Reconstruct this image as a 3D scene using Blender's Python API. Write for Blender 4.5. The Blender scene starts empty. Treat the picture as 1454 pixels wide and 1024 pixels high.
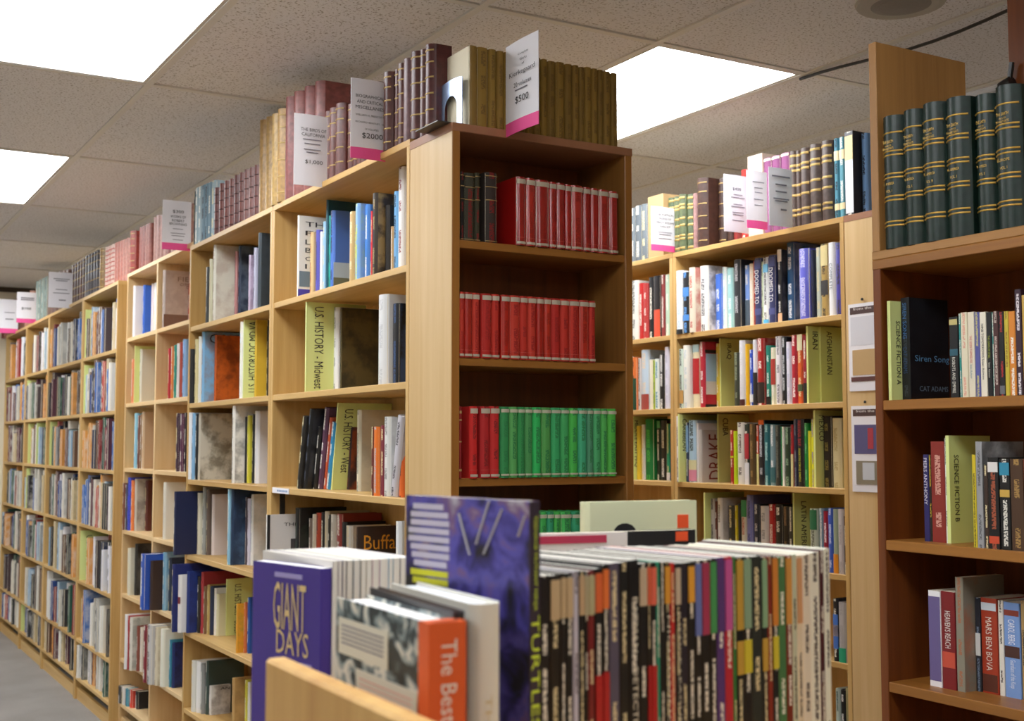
import bpy, math, random
from mathutils import Vector, Matrix
random.seed(7)
sc = bpy.context.scene
col = sc.collection
R_ = math.radians

# ------------------------------------------------------------------ camera
F = 1740.0                       # focal length in pixels of the 1454x1024 frame
CAMZ = 1.37
PITCH = math.atan((630 - 512) / F)
YAW = math.atan((727 + 300) / math.hypot(F, 118))
cy_, sy_ = math.cos(YAW), math.sin(YAW)
FW = Vector((sy_ * math.cos(PITCH), cy_ * math.cos(PITCH), math.sin(PITCH)))
RT = Vector((cy_, -sy_, 0))
UP = RT.cross(FW)
cam = bpy.data.cameras.new('camera')
cam.sensor_width = 36; cam.lens = 36 * F / 1454
cam.clip_start = .05
cam.dof.use_dof = True; cam.dof.focus_distance = 2.75; cam.dof.aperture_fstop = 7.5
camo = bpy.data.objects.new('camera', cam); col.objects.link(camo)
camo.matrix_world = Matrix((( RT.x, UP.x, -FW.x, 0), (RT.y, UP.y, -FW.y, 0), (RT.z, UP.z, -FW.z, CAMZ), (0, 0, 0, 1)))
sc.camera = camo
# ------------------------------------------------------------------ world, exposure
w = bpy.data.worlds.new('world'); sc.world = w; w.use_nodes = True
w.node_tree.nodes['Background'].inputs[0].default_value = (.8, .85, 1, 1)
w.node_tree.nodes['Background'].inputs[1].default_value = .05
sc.view_settings.view_transform = 'Standard'; sc.view_settings.look = 'None'
sc.view_settings.gamma = 1; sc.view_settings.use_curve_mapping = False
sc.view_settings.exposure = 0.52
LAMP = 9.0                       # radiance of the fluorescent ceiling diffusers

# ------------------------------------------------------------------ pixels to directions
def ray(x, y): return RT * ((x - 727) / F) + UP * ((512 - y) / F) + FW
def ratio(x): d = ray(x, 630); return d.x / d.y
def onX(x, y, X): d = ray(x, y); return d * (X / d.x)
def onY(x, y, Y): d = ray(x, y); return d * (Y / d.y)
def onD(x, y, dep): return ray(x, y) * dep            # camera depth
def zat(x, y, P): d = ray(x, y); return math.hypot(P[0], P[1]) / math.hypot(d.x, d.y) * d.z + CAMZ

# ------------------------------------------------------------------ materials
def lin(h):
    if not isinstance(h, str): return tuple(h)
    h = h.lstrip('#')
    v = [int(h[i:i + 2], 16) / 255 for i in (0, 2, 4)]
    return tuple(c / 12.92 if c <= .04045 else ((c + .055) / 1.055) ** 2.4 for c in v)
def newmat(name):
    m = bpy.data.materials.new(name); m.use_nodes = True
    nt = m.node_tree; b = nt.nodes['Principled BSDF']
    return m, nt, b
def N(nt, t, **kw):
    n = nt.nodes.new(t)
    for k, v in kw.items(): setattr(n, k, v)
    return n
def plain(name, c, rough=.6, metal=0, noise=0, scale=40):
    m, nt, b = newmat(name); c = lin(c)
    b.inputs['Base Color'].default_value = (*c, 1); b.inputs['Roughness'].default_value = rough; b.inputs['Metallic'].default_value = metal
    if noise:
        tc = N(nt, 'ShaderNodeTexCoord'); n = N(nt, 'ShaderNodeTexNoise'); n.inputs['Scale'].default_value = scale
        n.inputs['Detail'].default_value = 4
        nt.links.new(tc.outputs['Object'], n.inputs['Vector'])
        mx = N(nt, 'ShaderNodeMix', data_type='RGBA'); mx.inputs[6].default_value = (*[v * (1 - noise) for v in c], 1); mx.inputs[7].default_value = (*[min(1, v * (1 + noise)) for v in c], 1)
        nt.links.new(n.outputs['Fac'], mx.inputs[0]); nt.links.new(mx.outputs[2], b.inputs['Base Color'])
    return m
_pm = {}
def pm(c, rough=.55):
    k = (c, rough)
    if k not in _pm: _pm[k] = plain('paint_' + str(c).strip('#'), c, rough)
    return _pm[k]
def wood(name, c1, c2, axis, rough=.45, scale=1.0):
    m, nt, b = newmat(name)
    tc = N(nt, 'ShaderNodeTexCoord'); mp = N(nt, 'ShaderNodeMapping'); oi = N(nt, 'ShaderNodeObjectInfo')
    s = [30 * scale] * 3; s[axis] = 1.3 * scale
    mp.inputs['Scale'].default_value = s
    ad = N(nt, 'ShaderNodeVectorMath', operation='ADD'); mu = N(nt, 'ShaderNodeMath', operation='MULTIPLY'); mu.inputs[1].default_value = 37
    nt.links.new(oi.outputs['Random'], mu.inputs[0]); nt.links.new(tc.outputs['Object'], ad.inputs[0]); nt.links.new(mu.outputs[0], ad.inputs[1])
    nt.links.new(ad.outputs[0], mp.inputs['Vector'])
    n = N(nt, 'ShaderNodeTexNoise'); n.inputs['Scale'].default_value = 1; n.inputs['Detail'].default_value = 6; n.inputs['Roughness'].default_value = .65
    nt.links.new(mp.outputs[0], n.inputs['Vector'])
    mp2 = N(nt, 'ShaderNodeMapping'); s2 = [6 * scale] * 3; s2[axis] = .35; mp2.inputs['Scale'].default_value = s2
    n2 = N(nt, 'ShaderNodeTexNoise'); n2.inputs['Scale'].default_value = 1; n2.inputs['Detail'].default_value = 2
    nt.links.new(ad.outputs[0], mp2.inputs['Vector']); nt.links.new(mp2.outputs[0], n2.inputs['Vector'])
    mm = N(nt, 'ShaderNodeMath', operation='MULTIPLY_ADD'); mm.inputs[1].default_value = .55; 
    nt.links.new(n.outputs['Fac'], mm.inputs[0])
    m3 = N(nt, 'ShaderNodeMath', operation='MULTIPLY'); m3.inputs[1].default_value = .45; nt.links.new(n2.outputs['Fac'], m3.inputs[0]); nt.links.new(m3.outputs[0], mm.inputs[2])
    cr = N(nt, 'ShaderNodeValToRGB'); cr.color_ramp.elements[0].position = .33; cr.color_ramp.elements[1].position = .66
    cr.color_ramp.elements[0].color = (*lin(c2), 1); cr.color_ramp.elements[1].color = (*lin(c1), 1)
    nt.links.new(mm.outputs[0], cr.inputs[0]); nt.links.new(cr.outputs[0], b.inputs['Base Color'])
    b.inputs['Roughness'].default_value = rough
    return m
def wood3(name, c1, c2, rough=.45):
    return [wood(name + '_' + a, c1, c2, i, rough) for i, a in enumerate('xyz')]
PINE = wood3('honey_pine', '#dab678', '#b58a48')
PALE = wood3('pale_pine', '#ecd0a0', '#d4ac74')
OAK = wood3('oak_veneer', '#a8743a', '#744a20', .4)
LPANEL = wood3('light_maple', '#dcbd8c', '#c7a26a', .4)
TEAK = wood3('brown_veneer', '#8a4a1c', '#5c2c0e', .35)
TEAKE = wood3('brown_edge', '#a8702f', '#84531f', .4)
BOXW = wood3('bin_pine', '#dfb46c', '#b98542')
EDGEBR = plain('brown_top_veneer', '#9a6848', .45, noise=.12, scale=30)

def cover_mat(name, rough, coat=0, attr=False):
    m, nt, b = newmat(name); L = nt.links.new
    if attr:
        a = N(nt, 'ShaderNodeAttribute', attribute_name='Col'); base = a.outputs['Color']
        ink = None
    else:
        oi = N(nt, 'ShaderNodeObjectInfo'); base = oi.outputs['Color']
        ia = N(nt, 'ShaderNodeAttribute', attribute_name='ink', attribute_type='OBJECT'); ink = ia.outputs['Color']
        ra = N(nt, 'ShaderNodeAttribute', attribute_name='art', attribute_type='OBJECT'); art = ra.outputs['Fac']
        rnd = oi.outputs['Random']
    uv = N(nt, 'ShaderNodeUVMap'); sp = N(nt, 'ShaderNodeSeparateXYZ'); L(uv.outputs[0], sp.inputs[0])
    def M(op, a_, b_=None, c_=None):
        n = N(nt, 'ShaderNodeMath', operation=op)
        for i, v in enumerate((a_, b_, c_)):
            if v is None: continue
            if hasattr(v, 'links'): L(v, n.inputs[i])
            else: n.inputs[i].default_value = v
        return n.outputs[0]
    if attr:
        gm = N(nt, 'ShaderNodeNewGeometry'); rnd = gm.outputs['Random Per Island']
        inkn = N(nt, 'ShaderNodeMix', data_type='RGBA'); L(M('GREATER_THAN', rnd, .5), inkn.inputs[0]); inkn.inputs[6].default_value = (.03, .03, .04, 1); inkn.inputs[7].default_value = (.8, .78, .7, 1)
        ink = inkn.outputs[2]; art = M('MULTIPLY', rnd, .6)
    u, v = sp.outputs[0], sp.outputs[1]
    # letters on the spine: u across 0..1, v in metres
    cb = N(nt, 'ShaderNodeCombineXYZ'); L(M('MULTIPLY_ADD', u, 5.0, M('MULTIPLY', rnd, 91)), cb.inputs[0]); L(M('MULTIPLY', v, 330), cb.inputs[1])
    n1 = N(nt, 'ShaderNodeTexNoise', noise_dimensions='2D'); n1.inputs['Scale'].default_value = 1; n1.inputs['Detail'].default_value = 1; L(cb.outputs[0], n1.inputs['Vector'])
    letters = M('GREATER_THAN', n1.outputs['Fac'], .43)
    n2 = N(nt, 'ShaderNodeTexNoise', noise_dimensions='1D'); n2.inputs['Scale'].default_value = 1; n2.inputs['Detail'].default_value = 0
    L(M('MULTIPLY_ADD', v, 17, M('MULTIPLY', rnd, 300)), n2.inputs['W'])
    words = M('GREATER_THAN', n2.outputs['Fac'], .47)
    cen = M('LESS_THAN', M('ABSOLUTE', M('SUBTRACT', u, .5)), .2)
    mask = M('MULTIPLY', M('MULTIPLY', letters, words), cen)
    # art on the boards: u = 2 + metres, v metres
    cb2 = N(nt, 'ShaderNodeCombineXYZ'); L(M('MULTIPLY_ADD', rnd, 53, M('MULTIPLY', u, 13)), cb2.inputs[0]); L(M('MULTIPLY', v, 13), cb2.inputs[1])
    n3 = N(nt, 'ShaderNodeTexNoise', noise_dimensions='2D'); n3.inputs['Scale'].default_value = 1; n3.inputs['Detail'].default_value = 5; n3.inputs['Roughness'].default_value = .6; L(cb2.outputs[0], n3.inputs['Vector'])
    mr = N(nt, 'ShaderNodeMapRange'); mr.inputs[1].default_value = .42; mr.inputs[2].default_value = .62; L(n3.outputs['Fac'], mr.inputs[0])
    amask = M('MULTIPLY', M('MULTIPLY', mr.outputs[0], M('GREATER_THAN', u, 1.5)), art)
    tot = M('MINIMUM', M('ADD', mask, amask), 1)
    mx = N(nt, 'ShaderNodeMix', data_type='RGBA'); L(M('MULTIPLY', tot, .92), mx.inputs[0]); L(base, mx.inputs[6]); L(ink, mx.inputs[7])
    L(mx.outputs[2], b.inputs['Base Color'])
    b.inputs['Roughness'].default_value = rough; b.inputs['Coat Weight'].default_value = coat; b.inputs['Coat Roughness'].default_value = .12
    return m
COVER = cover_mat('printed_jacket', .38)
GLOSS = cover_mat('clear_wrapped_jacket', .3, .9)
CLOTH = cover_mat('book_cloth', .75)
FARCOVER = cover_mat('far_jackets', .5, 0, True)
def leather_mat(name, rough):
    m, nt, b = newmat(name); L = nt.links.new
    oi = N(nt, 'ShaderNodeObjectInfo'); tc = N(nt, 'ShaderNodeTexCoord'); n = N(nt, 'ShaderNodeTexNoise'); n.inputs['Scale'].default_value = 60; n.inputs['Detail'].default_value = 5
    L(tc.outputs['Object'], n.inputs['Vector'])
    mx = N(nt, 'ShaderNodeMix', data_type='RGBA', blend_type='MULTIPLY'); mx.inputs[0].default_value = .7; L(oi.outputs['Color'], mx.inputs[6])
    cr = N(nt, 'ShaderNodeValToRGB'); cr.color_ramp.elements[0].position = .3; cr.color_ramp.elements[0].color = (.45, .45, .45, 1); cr.color_ramp.elements[1].position = .65
    L(n.outputs['Fac'], cr.inputs[0]); L(cr.outputs[0], mx.inputs[7]); L(mx.outputs[2], b.inputs['Base Color'])
    bp = N(nt, 'ShaderNodeBump'); bp.inputs['Strength'].default_value = .15; L(n.outputs['Fac'], bp.inputs['Height']); L(bp.outputs[0], b.inputs['Normal'])
    b.inputs['Roughness'].default_value = rough
    return m
LEATHER = leather_mat('leather', .38)
def pages_mat():
    m, nt, b = newmat('page_block'); L = nt.links.new
    tc = N(nt, 'ShaderNodeTexCoord'); mp = N(nt, 'ShaderNodeMapping'); mp.inputs['Scale'].default_value = (1, 900, 1); n = N(nt, 'ShaderNodeTexNoise'); n.inputs['Scale'].default_value = 1
    L(tc.outputs['Object'], mp.inputs[0]); L(mp.outputs[0], n.inputs['Vector'])
    oi = N(nt, 'ShaderNodeObjectInfo')
    mx = N(nt, 'ShaderNodeMix', data_type='RGBA', blend_type='MULTIPLY'); mx.inputs[0].default_value = .5; L(oi.outputs['Color'], mx.inputs[6])
    cr = N(nt, 'ShaderNodeValToRGB'); cr.color_ramp.elements[0].position = .3; cr.color_ramp.elements[0].color = (.55, .55, .55, 1); cr.color_ramp.elements[1].position = .6
    L(n.outputs['Fac'], cr.inputs[0]); L(cr.outputs[0], mx.inputs[7]); L(mx.outputs[2], b.inputs['Base Color'])
    b.inputs['Roughness'].default_value = .85
    return m
PAGES = pages_mat()
GILT = plain('gilt', '#c9a24a', .35, .55)
DULLGILT = plain('dull_gilt', '#b79a5e', .5, .2)
PAPER = plain('white_paper', '#eceaf0', .7)
PINK = plain('pink_paper', '#f0559a', .7)
INK = plain('black_ink', '#1a1820', .7)
GREYINK = plain('grey_print', '#7c7884', .8)
DIVY = plain('yellow_green_card', '#dfe896', .45)

# ------------------------------------------------------------------ mesh helpers
def mesh_obj(name, verts, faces, mat, parent=None, uvs=None, smooth=False):
    me = bpy.data.meshes.new(name); me.from_pydata(verts, [], faces)
    if mat: me.materials.append(mat)
    if uvs is not None:
        l = me.uv_layers.new(name='UVMap')
        l.data.foreach_set('uv', [c for fuv in uvs for p in fuv for c in p])
    if smooth: me.polygons.foreach_set('use_smooth', [True] * len(me.polygons))
    me.update()
    o = bpy.data.objects.new(name, me); col.objects.link(o)
    if parent: o.parent = parent
    return o
BF = [(0, 3, 2, 1), (4, 5, 6, 7), (0, 1, 5, 4), (1, 2, 6, 5), (2, 3, 7, 6), (3, 0, 4, 7)]
class MB:
    def __init__(s): s.v = []; s.f = []
    def box(s, a, b):
        n = len(s.v); (x0, y0, z0), (x1, y1, z1) = a, b
        s.v += [(x0, y0, z0), (x1, y0, z0), (x1, y1, z0), (x0, y1, z0), (x0, y0, z1), (x1, y0, z1), (x1, y1, z1), (x0, y1, z1)]
        s.f += [tuple(i + n for i in q) for q in BF]; return s
    def tube(s, pts, r, seg=8):
        n0 = len(s.v)
        for i, p in enumerate(pts):
            p = Vector(p); d = (Vector(pts[min(i + 1, len(pts) - 1)]) - Vector(pts[max(i - 1, 0)])).normalized()
            a = d.orthogonal().normalized() if abs(d.z) > .9 else Vector((0, 0, 1)).cross(d).normalized(); b = d.cross(a)
            for k in range(seg):
                t = 2 * math.pi * k / seg; s.v.append(tuple(p + a * (r * math.cos(t)) + b * (r * math.sin(t))))
        for i in range(len(pts) - 1):
            for k in range(seg):
                q = (k + 1) % seg; s.f.append((n0 + i * seg + k, n0 + i * seg + q, n0 + (i + 1) * seg + q, n0 + (i + 1) * seg + k))
        s.f.append(tuple(n0 + k for k in reversed(range(seg)))); s.f.append(tuple(n0 + (len(pts) - 1) * seg + k for k in range(seg))); return s
    def lathe(s, prof, c, seg=32):
        n0 = len(s.v)
        for r, z in prof:
            for k in range(seg):
                t = 2 * math.pi * k / seg; s.v.append((c[0] + r * math.cos(t), c[1] + r * math.sin(t), c[2] + z))
        for i in range(len(prof) - 1):
            for k in range(seg):
                q = (k + 1) % seg; s.f.append((n0 + i * seg + k, n0 + i * seg + q, n0 + (i + 1) * seg + q, n0 + (i + 1) * seg + k))
        s.f.append(tuple(n0 + (len(prof) - 1) * seg + k for k in range(seg))); return s
    def build(s, name, mat, parent=None, smooth=False): return mesh_obj(name, s.v, s.f, mat, parent, None, smooth)
def box(name, a, b, mat, parent=None):
    a, b = [tuple(min(p, q) for p, q in zip(a, b)), tuple(max(p, q) for p, q in zip(a, b))]
    return MB().box(a, b).build(name, mat, parent)
def bevelbox(name, a, b, mat, parent=None, e=.0015):
    # board with softened long edges: octagonal section along its longest side
    a, b = [tuple(min(p, q) for p, q in zip(a, b)), tuple(max(p, q) for p, q in zip(a, b))]
    ext = [b[i] - a[i] for i in range(3)]; ax = ext.index(max(ext)); o1, o2 = [i for i in range(3) if i != ax]
    e = min(e, ext[o1] / 3, ext[o2] / 3)
    sec = [(a[o1] + e, a[o2]), (b[o1] - e, a[o2]), (b[o1], a[o2] + e), (b[o1], b[o2] - e), (b[o1] - e, b[o2]), (a[o1] + e, b[o2]), (a[o1], b[o2] - e), (a[o1], a[o2] + e)]
    v = []
    for q in (a[ax], b[ax]):
        for s1, s2 in sec:
            p = [0, 0, 0]; p[ax] = q; p[o1] = s1; p[o2] = s2; v.append(tuple(p))
    f = [(i, (i + 1) % 8, 8 + (i + 1) % 8, 8 + i) for i in range(8)] + [tuple(reversed(range(8))), tuple(range(8, 16))]
    if ax == 1: f = [tuple(reversed(q)) for q in f]
    return mesh_obj(name, v, f, mat, parent)
def empty(name, loc=(0, 0, 0), rz=0, rx=0):
    o = bpy.data.objects.new(name, None); col.objects.link(o); o.location = loc; o.rotation_euler = (rx, 0, rz); o.empty_display_size = .05
    return o
LABELS = {}
def tag(o, label, cat, group=None):
    n = LABELS.get(label, 0); LABELS[label] = n + 1
    o['label'] = label; o['category'] = cat
    if group: o['group'] = group
    return o
def struct(o): o['kind'] = 'structure'; return o

_tx = {}
def rawtext(s):
    if s not in _tx:
        c = bpy.data.curves.new('text', 'FONT'); c.body = s; c.resolution_u = 2; c.align_x = 'LEFT'
        o = bpy.data.objects.new('text', c); col.objects.link(o)
        dg = bpy.context.evaluated_depsgraph_get(); dg.update()
        me = bpy.data.meshes.new_from_object(o.evaluated_get(dg))
        v = [tuple(p.co) for p in me.vertices]; f = [tuple(p.vertices) for p in me.polygons]
        bpy.data.objects.remove(o); bpy.data.meshes.remove(me); bpy.data.curves.remove(c)
        xs = [p[0] for p in v]; ys = [p[1] for p in v]
        x0, x1, y0, y1 = min(xs), max(xs), min(ys), max(ys)
        _tx[s] = ([((p[0] - x0) / (x1 - x0), (p[1] - y0) / (y1 - y0)) for p in v], f)
    return _tx[s]
def lettering(parent, items, mat, name='lettering'):
    """items: (text, origin, tx, ty) with tx, ty full-extent vectors of the text box"""
    if len(items) > 1:
        for q in items: lettering(parent, [q], mat, name)
        return
    parent = cv(parent); V = []; Fc = []
    for s, o, tx, ty in items:
        v, f = rawtext(s); n = len(V); o = Vector(o); tx = Vector(tx); ty = Vector(ty)
        V += [tuple(o + tx * a + ty * b) for a, b in v]; Fc += [tuple(i + n for i in q) for q in f]
    return mesh_obj(name, V, Fc, mat, parent)

# ------------------------------------------------------------------ colour words, ordinals
def cname(h):
    import colorsys
    h = h.lstrip('#'); r, g, b = [int(h[i:i + 2], 16) / 255 for i in (0, 2, 4)]
    hh, l, s = colorsys.rgb_to_hls(r, g, b); hh *= 360
    sat = max(r, g, b) - min(r, g, b)
    if l < .14: return 'black'
    if sat < .09: return 'white' if l > .8 else 'light grey' if l > .6 else 'grey' if l > .33 else 'dark grey'
    if l > .84 and 30 < hh < 75: return 'cream'
    if l > .86: return 'off-white'
    if hh < 14 or hh >= 345: n = 'red' if s > .4 else 'reddish brown'
    elif hh < 42: n = 'orange' if s > .65 and l > .42 else ('tan' if l > .5 else 'brown')
    elif hh < 68: n = 'yellow' if s > .5 and l > .4 else ('cream' if l > .65 else 'olive')
    elif hh < 155: n = 'green'
    elif hh < 195: n = 'teal'
    elif hh < 245: n = 'blue'
    elif hh < 300: n = 'purple'
    else: n = 'pink' if l > .45 else 'maroon'
    if n in ('tan', 'cream', 'maroon', 'reddish brown'): return n
    return ('dark ' if l < .3 else 'pale ' if l > .68 else '') + n
ORD = 'first second third fourth fifth sixth seventh eighth ninth tenth eleventh twelfth thirteenth fourteenth fifteenth sixteenth seventeenth eighteenth nineteenth twentieth'.split()
def ordn(i):
    if i < 20: return ORD[i]
    t = ['twenty', 'thirty', 'forty', 'fifty', 'sixty', 'seventy'][(i + 1) // 10 - 2]
    k = (i + 1) % 10
    return t + '-' + ORD[k - 1] if k else {'twenty': 'twentieth', 'thirty': 'thirtieth', 'forty': 'fortieth', 'fifty': 'fiftieth', 'sixty': 'sixtieth', 'seventy': 'seventieth'}[t]

# ------------------------------------------------------------------ a book
def book_geo(t, d, h, bulge, th, over):
    """U-shaped case: spine at x=0 facing -x, thickness along y, height z"""
    r = min(t * .3, .006)
    out = [(d, -t / 2), (r, -t / 2)]
    for k in range(1, 6):
        y = -t / 2 + t * k / 6; out.append((-bulge * (1 - (2 * y / t) ** 2) + (r * .25 if bulge == 0 and k in (1, 5) else 0) * 0, y))
    out += [(r, t / 2), (d, t / 2)]
    if bulge == 0: out = [(d, -t / 2), (.001, -t / 2), (0, -t / 2 + .001), (0, t / 2 - .001), (.001, t / 2), (d, t / 2)]
    inn = []
    n = len(out)
    for i, (x, y) in enumerate(out):
        inn.append((x if i in (0, n - 1) else max(x + th, th), max(-t / 2 + th, min(t / 2 - th, y))))
    v = []; f = []; uv = []
    for z in (0, h): v += [(x, y, z) for x, y in out] + [(x, y, z) for x, y in inn]
    m = 2 * n; wb = len(v)
    for z in (0, h): v += [(x, y, z) for x, y in out[1:-1]]
    wn = n - 2; sm = []
    for i in range(n - 1):
        j = i + 1
        (xa, ya), (xb, yb) = out[i], out[j]
        board = i in (0, n - 2)
        if board: f.append((i, m + i, m + j, j))
        else: sm.append(len(f)); f.append((wb + i - 1, wb + wn + i - 1, wb + wn + j - 1, wb + j - 1))
        if board: uv.append([(2 + xa, 0), (2 + xa, h), (2 + xb, h), (2 + xb, 0)])
        else:
            ua, ub = .5 - ya / t, .5 - yb / t; uv.append([(ua, 0), (ua, h), (ub, h), (ub, 0)])
        f.append((n + i, n + j, m + n + j, m + n + i)); uv.append([(1.2, 0)] * 4)
        f.append((i, j, n + j, n + i)); uv.append([(1.2, 0)] * 4)
        f.append((m + i, m + n + i, m + n + j, m + j)); uv.append([(1.2, 0)] * 4)
    f.append((0, n, m + n, m)); uv.append([(1.2, 0)] * 4)
    f.append((n - 1, m + n - 1, m + 2 * n - 1, 2 * n - 1)); uv.append([(1.2, 0)] * 4)
    return v, f, uv, sm
COV = {}
def cv(root): return COV.get(root.name, root)
KINDS = {  # bulge, board thickness, page overhang, material
    'hard': (.12, .002, .003, COVER), 'cloth': (.12, .002, .003, CLOTH), 'soft': (0, .0008, .0004, COVER), 'loeb': (.12, .0018, .002, GLOSS),
    'leather': (.3, .0025, .003, LEATHER), 'comic': (0, .0006, .0004, COVER)}
GREYBAND = '#b9ad98'
def book(loc, rz, t, d, h, c, label, cat='book', group=None, kind='hard', ink='#e8e4da', art=0, bands=(), lean=0, name='book', pages='#e9dfc8', gilt=(), sharecover=None):
    bl, th, ov, mat = KINDS[kind]
    t = max(t, .004)
    if cat == 'bound volume' and name == 'book': name = 'bound_volume'
    root = empty(name, loc, rz, R_(lean)); tag(root, label, cat, group)
    root.location.z += t / 2 * math.sin(R_(abs(lean)))
    v, f, uv, sm = book_geo(t, d, h, bl * t, min(th, t * .22), ov)
    cov = mesh_obj('cover', v, f, mat, root, uv)
    for q in sm: cov.data.polygons[q].use_smooth = bl > 0
    COV[root.name] = cov
    cov.color = (*lin(c), 1); cov['ink'] = [*lin(ink)]; cov['art'] = float(art)
    th = min(th, t * .22)
    pg = box('pages', (th + .0005, -t / 2 + th, ov), (d - ov, t / 2 - th, h - ov), PAGES, root); pg.color = (*lin(pages), 1)
    for bc, z0, z1 in bands:
        # printed band wrapped over the spine
        y1 = t / 2 * .93; e = bl * t
        mb = MB(); ys = [-y1, -y1 / 2, 0, y1 / 2, y1]
        for zz in (z0 * h, z1 * h):
            for y in ys: mb.v.append((-e * (1 - (2 * y / t) ** 2) - .0006, y, zz))
            for y in ys: mb.v.append((-e * (1 - (2 * y / t) ** 2) + .0012, y, zz))
        for i in range(4): mb.f += [(i, 10 + i, 11 + i, i + 1), (10 + i, 15 + i, 16 + i, 11 + i), (i, i + 1, 6 + i, 5 + i)]
        mb.f += [(0, 5, 15, 10), (4, 14, 19, 9)]
        mb.build('spine_band', bc if not isinstance(bc, str) else pm(bc, .5), cov)
    if gilt:
        gm, zs, hw = gilt; mb = MB(); e = bl * t; y1 = t / 2 * .98
        for zf in zs:
            n0 = len(mb.v); ys = [-y1 + 2 * y1 * k / 6 for k in range(7)]
            for dz, dx in ((-hw, .0003), (0, -.0022), (hw, .0003)):
                for y in ys: mb.v.append((-e * (1 - (2 * y / t) ** 2) + dx, y, zf * h + dz))
            for rr in (0, 1):
                for i in range(6): a = n0 + rr * 7 + i; mb.f.append((a, a + 7, a + 8, a + 1))
        mb.build('raised_bands', gm, cov, True)['kind'] = 'stuff'
    return root
def spine_text(root, t, h, s, z0, z1, c='#f2efe6', wfrac=.5, off=0, e=0, lab=None):
    """letters running down the spine between height fractions z1 (start) and z0"""
    o = lettering(root, [(s, (-e - .0012, t * wfrac / 2 + off * t, z1 * h), (0, 0, -(z1 - z0) * h), (0, -t * wfrac, 0))], pm(c, .5))
    return o
def cover_text(root, t, items, c):
    """items: (text, x0, x1, z0, z1) upright on the near board"""
    return lettering(root, [(s, (x0, -t / 2 - .0012, z0), (x1 - x0, 0, 0), (0, 0, z1 - z0)) for s, x0, x1, z0, z1 in items], pm(c, .5))

def divider(loc, rz, d, h, text, label, zt=(.06, .95), xt=.022, hl=.026, t=.007, c=None, lean=0, up=False):
    root = empty('section_divider', loc, rz, R_(lean)); tag(root, label, 'divider', None)
    mb = MB().box((0, -t / 2, 0), (d, t / 2, h)); COV[root.name] = mb.build('board', c or DIVY, root)
    # front lip folded round the shelf edge side
    MB().box((-.0015, -t / 2 - .0004, 0), (.002, t / 2 + .0004, h)).build('front_edge', c or DIVY, root)
    if text and up: lettering(root, [(text, (xt + hl, -t / 2 - .0008, zt[0] * h), (0, 0, (zt[1] - zt[0]) * h), (-hl, 0, 0))], INK)
    elif text:
        lettering(root, [(text, (xt, -t / 2 - .0008, zt[1] * h), (0, 0, -(zt[1] - zt[0]) * h), (hl, 0, 0))], INK)
    return root

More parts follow.
